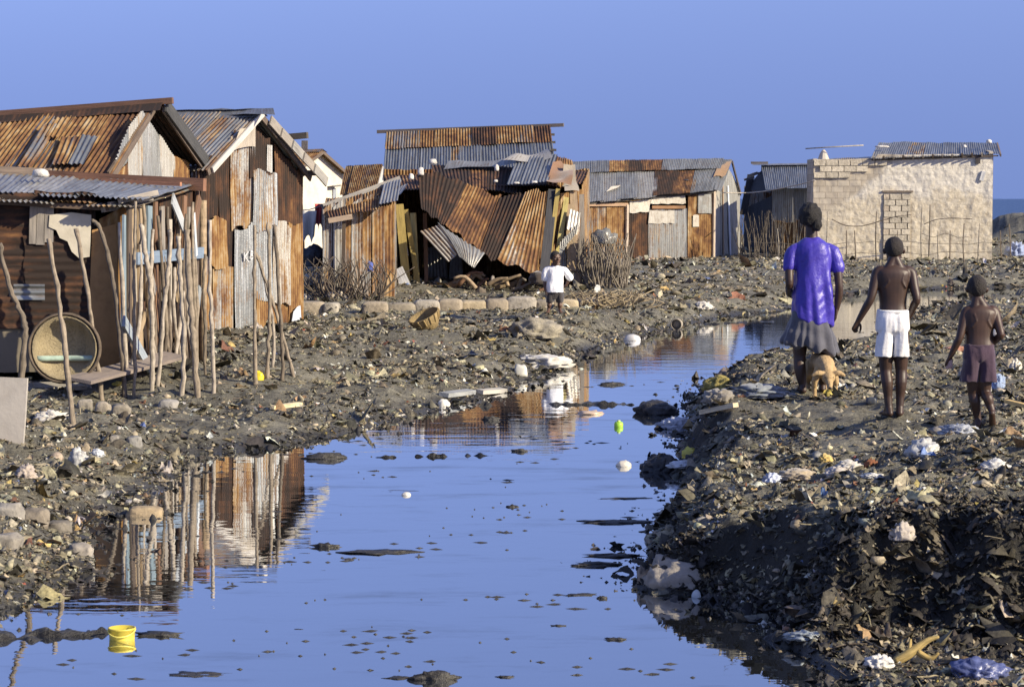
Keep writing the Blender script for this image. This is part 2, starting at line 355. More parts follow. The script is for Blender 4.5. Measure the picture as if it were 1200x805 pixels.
def sdist(x, y):
    x = np.asarray(x, float); y = np.asarray(y, float); best = np.full(x.shape, 1e9); ins = np.zeros(x.shape, bool); n = len(POLY)
    for i in range(n):
        a = POLY[i]; b = POLY[(i + 1) % n]; d = b - a; l2 = d @ d
        t = np.clip(((x - a[0]) * d[0] + (y - a[1]) * d[1]) / l2, 0, 1)
        best = np.minimum(best, (x - a[0] - t * d[0]) ** 2 + (y - a[1] - t * d[1]) ** 2)
        if a[1] != b[1]:
            c = ((a[1] > y) != (b[1] > y)) & (x < (b[0] - a[0]) * (y - a[1]) / (b[1] - a[1]) + a[0]); ins ^= c
    s = np.sqrt(best); return np.where(ins, -s, s)
CTRL = [(15,16,.20),(100,17.5,.17),(-100,18,.35),(60,22,.07),(250,24,.10),(330,25,.12),(100,27,.25),(-60,27,.3),(200,32,.22),(300,36.5,.22),(340,38,.22),(420,30,.22),(500,33,.25),(560,36,.3),(652,37.5,.36),(690,36,.3),(450,43,.30),(600,44,.30),(400,54,.45),(420,48,.45),(560,52,.40),(600,47,.3),(760,44,.30),(700,50,.36),(750,78,.2),(850,80,.22),(900,84,.2),(820,52,.3),
 (948,19.8,.58),(1046,17.9,.60),(1150,16.8,.62),(900,17,.50),(830,19,.38),(900,14.2,.40),(1000,12.8,.50),(1150,12.4,.62),(1250,11.5,.7),(1200,14.5,.66),(1100,24,.50),(1200,32,.34),(1010,30,.30),(960,22,.45),(1100,42,.12),(1050,46,.04),(1150,48,.05),(1250,47,.08),(1060,79,.16),(1180,78,.16),(1215,95,1.72),(1300,97,1.8),(1196,88,.6),(960,62,.25),(0,50,.5),(0,80,.6),(600,95,.25),(1100,95,.2)]
CW = np.array([(at(p, 233, D)[0], D, z) for p, D, z in CTRL])
def base_h(x, y):
    num = 0; den = 0
    for cx, cy, cz in CW:
        w = 1.0 / (((x - cx) ** 2 + ((y - cy) * .8) ** 2) + .35) ** 1.6; num = num + w * cz; den = den + w
    return num / den
def hfun(x, y):
    x = np.asarray(x, float); y = np.asarray(y, float)
    sd = sdist(x, y) + .16 * fbm(x / .7, y / .7, 3, 5) + .10 * vn(x / .22, y / .22, 9)
    right = sstep(-.5, 1.0, x - .03 * y) * (1 - sstep(20, 26, y)); w = .75 - .25 * right
    Lf = sstep(-.06, 1.0, sd / w) ** .75
    h = Lf * base_h(x, y) + np.minimum(0, sd) * .5
    h = np.maximum(h, -.5)
    amp = .15 + .85 * sstep(.0, .6, sd)
    near = 1 - .3 * sstep(30, 60, y)
    rough = .14 * fbm(x / 1.7, y / 1.7, 3, 21) + .085 * fbm(x / .42, y / .42, 3, 31) + .05 * (1 - 2 * np.abs(fbm(x / .3, y / .3, 2, 41)))
    h = h + amp * near * (rough - .02)
    # the cut face of the near bank: a low shelf of muck at the water, then a steep face
    yf = np.interp(x, FOOT[:, 0], FOOT[:, 1]); d = y - yf + .34 * fbm(x / .32, y / .45, 4, 71) + .10 * (np.abs(vn(x / .12, y / .2, 79)) - .25); capz = .03 + .04 * fbm(x / .3, y / .3, 2, 73) + 1.15 * sstep(-.05, 1.0, d) + .10 * fbm(x / .28, y / .28, 3, 76) * sstep(0, .25, d) + .06 * fbm(x / .13, y / .13, 2, 75) * sstep(0, .2, d)
    h = np.where((x > .5) & (y < 15), np.minimum(h, capz), h)
    # a spit of mud at the lower edge of the photograph and mats of scum that break the surface
    for (a, b, w, z) in SPITS:
        d = b - a; t = np.clip(((x - a[0]) * d[0] + (y - a[1]) * d[1]) / (d @ d), 0, 1)
        q = np.sqrt((x - a[0] - t * d[0]) ** 2 + (y - a[1] - t * d[1]) ** 2)
        h = np.maximum(h, -.5 + (z + .5) * (1 - sstep(.4, 1.7, q / w + .9 * fbm(x / .16, y / .16, 3, 61))) ** .4 + .05 * fbm(x / .07, y / .07, 2, 62))
    far = sstep(108, 118, y); return h * (1 - far) - .8 * far
FOOT = np.array([atz(a, b, .02)[:2] for a, b in [(735,672),(790,700),(840,716),(912,742),(960,752),(1060,748),(1200,752),(1350,760)]])
SPITS = [(atz(-60, 752)[:2], atz(112, 742)[:2], .15, .022), (atz(925, 750)[:2], atz(1010, 772)[:2], .14, .05), (atz(655, 474)[:2], atz(760, 474)[:2], .16, .02), (atz(440, 536)[:2], atz(575, 534)[:2], .05, .012),(atz(830,380)[:2],atz(900,377)[:2],.2,.02)]
def h1(x, y): return float(hfun(np.array([x]), np.array([y]))[0])
_YS = np.geomspace(9, 105, 1500)
def ground_at(px, py):
    """point of the ground seen at a spot of the photograph"""
    d = ray(px, py); x = d[0] * _YS / d[1]; z = H + d[2] * _YS / d[1]; h = np.maximum(hfun(x, _YS), 0.0)
    k = np.argmax(z <= h); return np.array([x[k], _YS[k], h[k]])
def build_ground():
    us = np.concatenate([np.linspace(-4, -.37, 40)[:-1], np.linspace(-.37, .37, 930), np.linspace(.37, 4, 40)[1:]])
    ys = np.concatenate([np.linspace(-6, 8.5, 16)[:-1], 1 / np.linspace(1 / 8.5, 1 / 75, 620), np.linspace(75, 140, 60)[1:]])
    U, Y = np.meshgrid(us, ys); X = U * np.maximum(Y, 8.5); Z = hfun(X, Y)
    n1 = len(us); i = np.arange((len(ys) - 1) * n1).reshape(-1, n1)[:, :-1].ravel()
    Fc = np.stack([i, i + 1, i + 1 + n1, i + n1], 1)
    V = np.stack([X, Y, Z], -1).reshape(-1, 3)
    me = bpy.data.meshes.new('ground'); me.vertices.add(len(V)); me.vertices.foreach_set('co', V.ravel())
    me.loops.add(len(Fc) * 4); me.loops.foreach_set('vertex_index', Fc.ravel()); me.polygons.add(len(Fc)); me.polygons.foreach_set('loop_start', np.arange(len(Fc)) * 4)
    me.polygons.foreach_set('loop_total', np.full(len(Fc), 4)); me.polygons.foreach_set('use_smooth', [True] * len(Fc)); me.update(); me.validate()
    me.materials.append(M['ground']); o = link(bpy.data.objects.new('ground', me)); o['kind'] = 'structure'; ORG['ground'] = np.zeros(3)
build_ground()
o = mesh('water', [(-80, -6, 0), (80, -6, 0), (80, 116, 0), (-80, 116, 0)], [(0, 1, 2, 3)], M['water']); o['kind'] = 'structure'
o = mesh('sea', [(-9000, 116, 0), (9000, 116, 0), (9000, 20000, 0), (-9000, 20000, 0)], [(0, 1, 2, 3)], M['sea']); o['kind'] = 'structure'
# ================================================================ RUBBISH nobody could count
PAL = [((.210,.182,.118), 26), ((.115,.099,.064), 20), ((.29,.258,.175), 19), ((.043,.039,.029), 15), ((.39,.34,.23), 9), ((.235,.23,.195), 7), ((.41,.385,.315), 4.5), ((.60,.57,.49), 1.1), ((.40,.28,.10), 1.5), ((.18,.08,.042), 1), ((.10,.13,.24), .55), ((.42,.35,.09), .35), ((.28,.185,.095), 3)]
def templates():
    T = {'sheet': [], 'stone': [], 'strip': []}
    for k in range(34):      # torn, crumpled scraps: irregular outline, folded
        m = 10; an = np.arange(m) / m * 6.2832 + rng.uniform(-.2, .2, m); asp = random.uniform(.35, .95); P = [(0.0, 0.0)]
        ro = 1 + .55 * rng.standard_normal(m) * .55; ro = np.clip(ro, .35, 1.7)
        for f in (.4, .75, 1.0): P += [(math.cos(a) * r * f * (1 + .12 * random.gauss(0, 1)), math.sin(a) * r * f * asp * (1 + .12 * random.gauss(0, 1))) for a, r in zip(an, ro)]
        P = np.array(P); X, Y = P[:, 0], P[:, 1]; fd = random.uniform(0, 6.28); q = X * math.cos(fd) + Y * math.sin(fd)
        Z = .75 * fbm(X * 1.5 + k * 9, Y * 1.5, 2, k) + .55 * np.abs(vn(X * 2.6 + k, Y * 2.6, k + 50)) + random.uniform(-.5, .5) * q * q - random.uniform(0, .45) * (X * X + Y * Y) + .12 * rng.standard_normal(len(P))
        Fc = [(0, 1 + a, 1 + (a + 1) % m, 1 + (a + 1) % m) for a in range(m)]
        for g in (1, 1 + m): Fc += [(g + a, g + m + a, g + m + (a + 1) % m, g + (a + 1) % m) for a in range(m)]
        T['sheet'].append((np.stack([X, Y, Z], -1), np.array(Fc)))
    V0, F0 = ico(1); F0 = np.array([(a, b, c, c) for a, b, c in F0])
    for k in range(14):
        V = V0 * (1 + .3 * rng.standard_normal((len(V0), 1)) * .8) * np.array([1, random.uniform(.55, 1), random.uniform(.35, .7)]); T['stone'].append((V, F0))
    for k in range(10):
        n = 7; t = np.linspace(-1, 1, n); c = np.stack([t, .35 * vn(t * 1.2 + k * 5, t * 0, k), .25 * np.abs(vn(t * 1.1 + k * 3, t * 0, k + 9)) + .1 * (1 - t * t) * random.random()], -1)
        w = random.uniform(.02, .09); a = c + np.array([0, w, 0]); b = c - np.array([0, w, 0]); d = c + np.array([0, 0, w * .7])
        V = np.stack([a, d, b], 1).reshape(-1, 3); Fc = []
        for i in range(n - 1):
            for j in range(3): Fc.append((3 * i + j, 3 * i + (j + 1) % 3, 3 * i + 3 + (j + 1) % 3, 3 * i + 3 + j))
        T['strip'].append((V, np.array(Fc)))
    return T
TPL = templates()
def scatter(name, label, kind, pts, size, tiltmax, sink, pal, cat, smooth=True):
    """many loose pieces lying on the ground, one mesh (nobody could count them)"""
    n = len(pts); Vs = []; Fs = []; Cs = []; base = 0
    w = np.array([p[1] for p in pal]); ci = rng.choice(len(pal), n, p=w / w.sum()); pc = np.array([p[0] for p in pal])
    tpl = TPL[kind]; ti = rng.integers(0, len(tpl), n); rz = rng.uniform(0, 6.283, n); tx = rng.normal(0, tiltmax, n); ty = rng.normal(0, tiltmax, n)
    for k in range(n):
        V, Fc = tpl[ti[k]]; c, s_ = math.cos(rz[k]), math.sin(rz[k])
        x, y, z = V[:, 0] * size[k], V[:, 1] * size[k], V[:, 2] * size[k]
        z = z + x * math.sin(tx[k]) + y * math.sin(ty[k]); x2 = x * c - y * s_; y2 = x * s_ + y * c
        Vs.append(np.stack([x2 + pts[k, 0], y2 + pts[k, 1], z + pts[k, 2] + size[k] * sink], -1)); Fs.append(Fc + base); base += len(V)
        col = np.clip(pc[ci[k]] * rng.uniform(.6, 1.35) * rng.uniform(.94, 1.06, 3), 0, .8); Cs.append(np.repeat(np.append(col, 1)[None], len(V), 0))
    V = np.concatenate(Vs); Fc = np.concatenate(Fs); C = np.concatenate(Cs)
    tri = Fc[:, 2] == Fc[:, 3]; tot = np.where(tri, 3, 4); loops = np.concatenate([f[:t] for f, t in zip(Fc, tot)]) if tri.any() else Fc.ravel()
    me = bpy.data.meshes.new(name); me.vertices.add(len(V)); me.vertices.foreach_set('co', V.ravel()); me.loops.add(len(loops)); me.loops.foreach_set('vertex_index', loops)
    me.polygons.add(len(Fc)); me.polygons.foreach_set('loop_start', np.concatenate([[0], np.cumsum(tot)[:-1]])); me.polygons.foreach_set('loop_total', tot); me.update()
    if smooth: me.polygons.foreach_set('use_smooth', [True] * len(Fc))
    at_ = me.color_attributes.new('piece', 'FLOAT_COLOR', 'POINT'); at_.data.foreach_set('color', C.ravel()); me.materials.append(M['litter'])
    o = link(bpy.data.objects.new(name, me)); ORG[name] = np.zeros(3); props(o, label, cat, None, 'stuff'); return o
def land_points(n, y0, y1, power, half=.34, minsd=-.05, pred=None):
    out = []
    got = 0
    while got < n:
        m = n * 3; t = rng.random(m); y = (y0 ** (1 - power) + t * (y1 ** (1 - power) - y0 ** (1 - power))) ** (1 / (1 - power)); x = rng.uniform(-half, half, m) * y
        sd = sdist(x, y); keep = sd > minsd + .05 * rng.standard_normal(m)
        keep &= rng.random(m) < (.35 + 1.3 * (fbm(x / 1.3, y / 1.3, 2, 88) + .45)) 
        if pred is not None: keep &= pred(x, y)
        x, y = x[keep], y[keep]; out.append(np.stack([x, y, hfun(x, y)], -1)); got += len(x)
    p = np.concatenate(out)[:n]; return p[p[:, 2] > -.06]
def sz(p, lo, hi, g=.010, tail=.09):
    return np.exp(rng.uniform(math.log(lo), math.log(hi), len(p))) * (.6 + g * p[:, 1]) * np.where(rng.random(len(p)) < tail, rng.uniform(1.5, 3.2, len(p)), 1)
def off_face(x, y):    # little sticks to the steep cut face of the near bank
    d = y - np.interp(x, FOOT[:, 0], FOOT[:, 1]); return ~((x > .62) & (y < 15) & (d > -.12) & (d < .7) & (rng.random(x.shape) < .62)) & ~((x > .62) & (y < 15) & (d <= -.12) & (rng.random(x.shape) < .45))
def beyond(x, y): return (y > 26)
def not_path(x, y):   # the trodden path under the walkers and the smooth mud shelf below the poles carry less rubbish
    a = (np.abs(x - (2.75 + (y - 17) * .02)) < .55) & (y > 15.8) & (y < 19.0); b = (x > -3.6) & (x < -2.1) & (y > 20.8) & (y < 23.4)
    return ~((a | b) & (rng.random(x.shape) < .75)) & off_face(x, y)
p = land_points(50000, 9.5, 92, 1.2, pred=not_path)
scatter('rubbish_carpet', 'carpet of grey and brown crumpled scraps of rubbish covering both banks', 'sheet', p, sz(p, .015, .055, .018), .36, .02, PAL, 'rubbish')
p = land_points(24000, 9.5, 45, 1.4, pred=not_path)
scatter('loose_rubbish', 'small crumpled scraps of plastic and cloth littering the nearer banks', 'sheet', p, sz(p, .010, .036, .02), .42, .05, PAL, 'rubbish')
p = land_points(19000, 9.5, 92, 1.2, pred=off_face)
scatter('rubble', 'small grey stones and broken lumps strewn over the banks', 'stone', p, sz(p, .010, .042, .018), .3, .0, [q for q in PAL[:6]] + [((.36,.32,.235), 6)], 'rubble')
p = land_points(6500, 9.5, 60, 1.1, pred=off_face)
scatter('straw_litter', 'thin twigs, straps and straw strewn over the banks', 'strip', p, sz(p, .04, .14, .012, 0), .25, .10, [((.22,.18,.11), 9), ((.10,.085,.06), 9), ((.15,.125,.085), 8), ((.32,.27,.18), 2), ((.03,.03,.03), 5)], 'litter')
def face_points(n):
    x = rng.uniform(.62, 3.2, n * 2); d = rng.uniform(-.45, .95, n * 2); y = np.interp(x, FOOT[:, 0], FOOT[:, 1]) + d; k = (sdist(x, y) > -.05); x, y = x[k][:n], y[k][:n]; return np.stack([x, y, hfun(x, y)], -1)
p = face_points(6500); scatter('muck_litter', 'dark mucky scraps and sheets stuck in the shaded cut face of the near bank', 'sheet', p, sz(p, .018, .062, 0, .05) * 1.25, .4, -.05, [((.018,.015,.012), 20), ((.04,.033,.024), 14), ((.09,.074,.05), 10), ((.18,.15,.10), 6), ((.35,.30,.22), 1)], 'litter')  # palette darkened for muck and for the shade on the face
p = land_points(11000, 24, 100, 1.3, pred=beyond); scatter('far_rubbish', 'rubbish covering the ground between the far bank and the huts', 'sheet', p, sz(p, .022, .065, .018), .4, .04, PAL, 'rubbish')
p = land_points(5200, 9.5, 80, 1.3, pred=off_face); scatter('plastic_chips', 'tiny pale and coloured chips of plastic and paper among the rubbish', 'sheet', p, sz(p, .008, .022, .03, .06), .6, .5, [((.62,.60,.54), 10), ((.5,.46,.36), 7), ((.45,.33,.12), 2), ((.15,.22,.42), 1.4), ((.35,.10,.06), 1.2), ((.40,.42,.42), 4)], 'litter')
# wet scraps caught along the water's edge
t = rng.uniform(0, 1, 4200); n = len(POLY) - 3; k = rng.integers(1, n, 4200); q = POLY[k] * (1 - t)[:, None] + POLY[(k + 1) % len(POLY)] * t[:, None]
q = q + rng.normal(0, .13, q.shape) * (1 + q[:, 1:2] * .02); q = q[(q[:, 1] > 9) & (np.abs(q[:, 0]) < .34 * q[:, 1])]
p = np.stack([q[:, 0], q[:, 1], np.maximum(hfun(q[:, 0], q[:, 1]), -.005)], -1)
scatter('waterline_litter', 'wet dark scraps and leaves caught along the edge of the water', 'sheet', p, sz(p, .012, .04, .03), .2, .05, [((.03,.028,.025), 20), ((.07,.06,.05), 14), ((.15,.13,.10), 8), ((.5,.48,.45), 1), ((.3,.24,.12), 1.5)], 'litter')
# ================================================================ CAMERA, SUN, SKY
cd = bpy.data.cameras.new('camera'); cam = link(bpy.data.objects.new('camera', cd)); cam.location = (0, 0, H); cam.rotation_euler = (math.pi / 2 - PITCH, 0, 0)
cd.lens = LENS; cd.sensor_width = 36; cd.clip_start = .1; cd.clip_end = 30000; SC.camera = cam
cd.dof.use_dof = True; cd.dof.focus_distance = 24; cd.dof.aperture_fstop = 11
SUN_AZ = R(63); SUN_EL = R(26)          # azimuth to the right of straight behind the camera
sdir = Vector((math.sin(SUN_AZ) * math.cos(SUN_EL), -math.cos(SUN_AZ) * math.cos(SUN_EL), math.sin(SUN_EL)))
ld = bpy.data.lights.new('sun', 'SUN'); ld.energy = 4.9; ld.angle = R(.5); ld.color = (1, .88, .66); so = link(bpy.data.objects.new('sun', ld)); so.rotation_euler = (-sdir).to_track_quat('-Z', 'Y').to_euler(); so.location = (20, -20, 20)
w = bpy.data.worlds.new('World'); SC.world = w; w.use_nodes = True; nt = w.node_tree; N = NT(nt); bg = nt.nodes['Background']
sky = N.n('ShaderNodeTexSky', sky_type='NISHITA'); sky.sun_disc = False; sky.sun_elevation = SUN_EL; sky.sun_rotation = math.atan2(sdir.x, sdir.y); sky.dust_density = .3; sky.air_density = 1.0; sky.ozone_density = 3
tc = N.n('ShaderNodeTexCoord'); sp = N.n('ShaderNodeSeparateXYZ'); nt.links.new(tc.outputs['Generated'], sp.inputs[0]); cb = N.n('ShaderNodeCombineXYZ')
nt.links.new(sp.outputs[0], cb.inputs[0]); nt.links.new(sp.outputs[1], cb.inputs[1]); zz = N.math('MAXIMUM', sp.outputs[2], 0.0); N.put(cb.inputs[2], N.math('MAXIMUM', N.math('SUBTRACT', .64, N.math('MULTIPLY', zz, 2.4)), N.math('ADD', .38, N.math('MULTIPLY', zz, .6))))
nm = N.n('ShaderNodeVectorMath', operation='NORMALIZE'); nt.links.new(cb.outputs[0], nm.inputs[0]); nt.links.new(nm.outputs[0], sky.inputs[0])
nt.links.new(N.mix(1.0, sky.outputs[0], SKYTINT, 'MULTIPLY'), bg.inputs[0]); bg.inputs[1].default_value = .15
vs = SC.view_settings; vs.view_transform = 'Standard'; vs.look = 'None'; vs.exposure = 0.68; vs.gamma = 1.0; vs.use_curve_mapping = False
SC.render.engine = 'CYCLES'; SC.cycles.max_bounces = 6; SC.cycles.use_denoising = True
# ================================================================ HUTS
GREY = (.235, .21, .18); PALE = (.38, .34, .28); DARKW = (.085, .062, .045); TAN = (.31, .235, .15); BLUEW = (.17, .225, .265); YEL = (.30, .225, .07); BROWN = (.17, .095, .055)
def pq(parent, name, pl, q, rust, white=0.0, off=0.0, **kw):
    """sheet traced on a wall plane: q = bottom-left, bottom-right, top-right, top-left in photograph pixels"""
    return sheet(parent, name, *[pl.hit(x, y, off) for x, y in q], rust, white, **kw)
def rect(x0, x1, yt0, yt1, yb, yb1=None): return [(x0, yb), (x1, yb if yb1 is None else yb1), (x1, yt1), (x0, yt0)]
def roof_row(parent, e0, e1, r1, r0, specs, v0=0.0, v1=1.0, off=0.0, lap=.02, **kw):
    """a row of roofing sheets between eave e0-e1 and ridge r0-r1; specs = (share of width, rust, white)"""
    e0, e1, r1, r0 = [np.asarray(p, float) for p in (e0, e1, r1, r0)]
    nrm = np.cross(e1 - e0, r0 - e0); nrm /= np.linalg.norm(nrm); nrm = nrm if nrm[2] > 0 else -nrm
    tot = sum(s[0] for s in specs); u = 0.0
    B = lambda u, v: e0 * (1 - u) * (1 - v) + e1 * u * (1 - v) + r1 * u * v + r0 * (1 - u) * v
    for k, s in enumerate(specs):
        a = max(0, u - lap); u += s[0] / tot; b = min(1.0, u + lap * .3); n = nrm * (off + .008 * (k % 2) + random.uniform(0, .006)); j = random.uniform(-.035, .02)
        sheet(parent, 'roof_sheet', B(a, v0 + j) + n, B(b, v0 + j) + n, B(b, v1) + n, B(a, v1) + n, s[1], s[2] if len(s) > 2 else 0.0, **kw)
def wall_fill(parent, a, b, z0, za, zb, rust=.9, name='wall_sheet', n=None, **kw):
    """plain sheets along a wall line a-b (x, y), top za at a and zb at b"""
    a = np.asarray(a, float); b = np.asarray(b, float); L = np.linalg.norm(b - a); n = n or max(1, int(round(L / .8)))
    for k in range(n):
        t0, t1 = k / n, min(1, (k + 1) / n + .01); p, q = a + (b - a) * t0, a + (b - a) * t1
        sheet(parent, name, (*p, z0), (*q, z0), (*q, za + (zb - za) * t1), (*p, za + (zb - za) * t0), rust + random.uniform(-.3, .1), **kw)
def flr(parent, xy, z, color=(.06, .05, .04)):
    pass
def xy(px, D): return at(px, 233, D)[:2]
def zof(py, D): return float(at(600, py, D)[2])
def P3(px, py, D): return at(px, py, D)
# ---------------------------------------------------------------- A: flat roofed shack at the stream, tin lean-to of the big hut
def hut_a():
    o = thing('shack', (*xy(60, 27.5), .2), 'low flat roofed shack of dark rusty tin and upright boards behind the stick fence', 'shack')
    F = vplane(-70, 25.6, 152, 26.0); a = xy(-90, 25.6); b = xy(152, 26.0); c = xy(236, 29.6); d = (a[0] - .2, 29.8)
    S = vplane(150, 26.0, 236, 29.6)
    hz = lambda x0, x1, y0, y1: [(x1, y0), (x1, y1), (x0, y1), (x0, y0)]     # corrugations run level
    pq(o, 'wall_sheet', F, hz(-95, 50, 226, 312), 1.0, rows=14, off=.0, pitch=.16, amp=.013)
    pq(o, 'wall_sheet', F, hz(28, 112, 276, 392), .97, off=.03, rows=10, pitch=.09, amp=.006)
    pq(o, 'wall_sheet', F, hz(-95, 34, 300, 385), .93, off=.02, rows=9, pitch=.16, amp=.01)
    pq(o, 'wall_sheet', F, hz(14, 54, 333, 352), .25, off=.05)
    pq(o, 'wall_sheet', F, rect(40, 112, 224, 226, 290), .96, off=-.02)
    for x0, x1, y0, y1 in ((34, 43, 240, 286), (42, 52, 243, 287), (51, 62, 241, 284)):
        p, q = F.hit((x0 + x1) / 2, y1, .05), F.hit((x0 + x1) / 2 + 1, y0, .05); board(o, 'board', p, q, (x1 - x0) * 26 / FP, .02, GREY, F.n)
    # torn white panel
    poly = [(57, 266), (58, 252), (84, 249), (107, 252), (106, 284), (105, 301), (93, 303), (84, 295), (79, 283), (70, 279), (66, 270)]
    V = [F.hit(x, y, .075) for x, y in poly] + [F.hit(x, y, .055) for x, y in poly]; n = len(poly)
    mesh('panel', V, [tuple(range(n)), tuple(range(2 * n - 1, n - 1, -1))] + [(i, i + n, (i + 1) % n + n, (i + 1) % n) for i in range(n)], M['plaster'], o, color=(.50, .455, .36))
    pq(o, 'wall_sheet', F, [(102, 436), (143, 432), (136, 262), (108, 268)], .70, off=.05, amp=.004, pitch=.3, mat=M['paint'], color=(.36, .20, .075))
    pq(o, 'wall_sheet', F, [(128, 436), (152, 434), (150, 240), (116, 256)], .85, off=.02, amp=.006, pitch=.12)
    pq(o, 'wall_sheet', F, rect(-95, 112, 368, 372, 436), .35, off=-.03, amp=.0, mat=M['plaster'], color=(.17, .145, .105), dent=.05)
    # side towards the stream: upright boards, sticks and scraps of tin
    pq(o, 'wall_sheet', S, rect(150, 237, 238, 218, 442), 1.0, off=-.12, rows=8)
    x = 140
    for k, (w, col, top) in enumerate([(9, BLUEW, 252), (8, DARKW, 240), (6, PALE, 236), (10, TAN, 246), (11, BLUEW, 244), (7, BROWN, 240), (9, GREY, 246), (8, PALE, 262), (8, TAN, 255), (9, BROWN, 236), (9, GREY, 250), (8, DARKW, 232)]):
        xa = x + w / 2; yb = 438 - (xa - 150) * .28
        board(o, 'board', S.hit(xa + random.uniform(-2, 2), yb, .03 + .02 * (k % 2)), S.hit(xa + random.uniform(-3, 3), top - (xa - 150) * .1, .03 + .03 * (k % 2)), w * 1.9 * 26 / FP, .025, col, S.n); x += w * .93
    for k in range(16):
        xa = random.uniform(146, 236); yb = 438 - (xa - 150) * .28; t_ = random.uniform(235, 330); tube(o, 'stick', [S.hit(xa + random.uniform(-9, 9), yb, .16), S.hit(xa + random.uniform(-3, 3), (yb + t_) / 2, .12 + random.uniform(0, .06)), S.hit(xa + random.uniform(-7, 7), t_, .13)], [.028, .024, .018], random.choice([(.24, .2, .15), (.15, .12, .09), (.34, .3, .25), (.10, .08, .06)]), sub=4, wob=.006, sides=7)
    for k in range(7):
        xa = random.uniform(150, 232); y0 = random.uniform(250, 400); board(o, 'board', S.hit(xa, y0 + random.uniform(25, 70), .10), S.hit(xa + random.uniform(-16, 16), y0, .11), random.uniform(.06, .15), .02, random.choice([GREY, DARKW, BROWN, (.25, .27, .28), TAN]), S.n)
    board(o, 'rail', S.hit(160, 303, .12), S.hit(238, 296, .12), .14, .03, (.15, .20, .27), S.n)
    board(o, 'board', S.hit(216, 268, .10), S.hit(202, 233, .10), .16, .02, (.34, .36, .38), S.n)
    board(o, 'board', S.hit(230, 300, .14), S.hit(227, 250, .14), .09, .02, (.5, .53, .55), S.n)
    board(o, 'board', S.hit(222, 300, .08), S.hit(234, 230, .08), .2, .02, BROWN, S.n)
    board(o, 'board', S.hit(180, 440, .16), S.hit(145, 376, .18), .13, .03, (.26, .30, .34), S.n)
    pq(o, 'wall_sheet', S, rect(158, 226, 352, 356, 440, 424), .97, off=.06, amp=.004)
    for px, (t, z) in ((152, (26.0, 0)), (236, (29.6, 0))):
        q = at(px, 233, t); tube(o, 'corner_post', [(q[0], q[1], .0), (q[0] + .02, q[1], 2.28)], .05, TAN)
    wall_fill(o, a, d, .0, 2.3, 2.5, .95); wall_fill(o, d, c, .0, 2.5, 2.5, .95)
    # roof: sheets falling towards the viewer, older sheets hanging out below them
    B0, B1 = P3(-110, 200, 29.9), P3(242, 212, 29.9); E0, E1 = P3(-110, 222, 25.5), P3(172, 234, 25.85)
    roof_row(o, E0, E1, B1, B0, [(1, .3, .1), (1, .15, .1), (1.1, .1, .0), (.9, .2, .2), (1, .05, .0), (1, .35, .0), (1, .2, 0)], rows=9)
    E0b, E1b = P3(-110, 230, 25.42), P3(158, 243, 25.75)
    roof_row(o, E0b, E1b, B1 - (0, 0, .07), B0 - (0, 0, .07), [(1.5, .55, .1), (1, .5, .3), (1.4, .35, .2), (1, .6, .0), (1.2, .5, .1)], rows=9)
    board(o, 'fascia', P3(-110, 231, 25.5), P3(128, 244, 25.8), .06, .05, (.10, .07, .05))
    board(o, 'beam', P3(55, 207, 29.6), P3(240, 217, 29.0), .16, .10, (.20, .10, .06))
    board(o, 'beam', P3(120, 212, 28.6), P3(212, 216, 28.2), .05, .05, (.34, .16, .09))
    board(o, 'rafter', P3(60, 203, 29.7), P3(-100, 196, 29.8), .12, .08, (.25, .19, .14))
    for p0, p1 in (((128, 240), (178, 232)), ((120, 246), (166, 240)), ((140, 236), (184, 226))):
        board(o, 'rafter', P3(*p0, 25.75), P3(*p1, 26.4), .06, .04, GREY)
    blob('stone', P3(48, 205, 28.0) - np.array([0, 0, .03]), (.19, .2, .13), (.60, .57, .51), M['stone'], 'single white stone holding down the flat tin roof of the dark shack', 'stone', blocky=.3, sub=2)
hut_a()
# ---------------------------------------------------------------- gable huts
def gable_roof(o, G1, G2, rd, L, ze1, ze2, zr, over, ov_eave, s1, s2, back=True, rows=9, cap=True, capcol=(.8, 0), drop=0.0):
    """G1, G2: foot corners (x, y) of the gable wall, rd: ridge direction away from the gable"""
    G1 = np.array(G1); G2 = np.array(G2); rd = np.array(rd); mid = (G1 + G2) / 2; up = lambda p, z: np.array([p[0], p[1], z])
    ovs = over if isinstance(over, tuple) else (over, over); f = -rd * max(ovs)
    R1 = up(mid + rd * L, zr - drop)
    for G, ze, sp, ov in ((G1, ze1, s1, ovs[0]), (G2, ze2, s2, ovs[1])):
        f = -rd * ov; R0 = up(mid + f, zr)
        k = 1 + ov_eave; out = (G - mid) * k; zz = zr + (ze - zr) * k
        roof_row(o, up(mid + out + f, zz), up(mid + out + rd * L, zz - drop * .4), R1, R0, sp, rows=rows)
        bx = up(mid + out + f * .97, zz - .045); board(o, 'barge_board', bx, R0 - (0, 0, .05), .10, .03, (.12, .09, .07), (-rd[0], -rd[1], 0))
    if cap:
        for sgn in (1, -1):
            f = -rd * max(ovs); R0 = up(mid + f, zr); q = (G1 - mid) * sgn * .12; dz = (zr - ze1) * .12
            sheet(o, 'ridge_cap', up(mid + q + f * 1.15, zr + .035 - dz), up(mid + q + rd * L, zr + .035 - dz - drop), R1 + (0, 0, .05), R0 + (0, 0, .05), *capcol, amp=.0, dent=.05, rows=3)
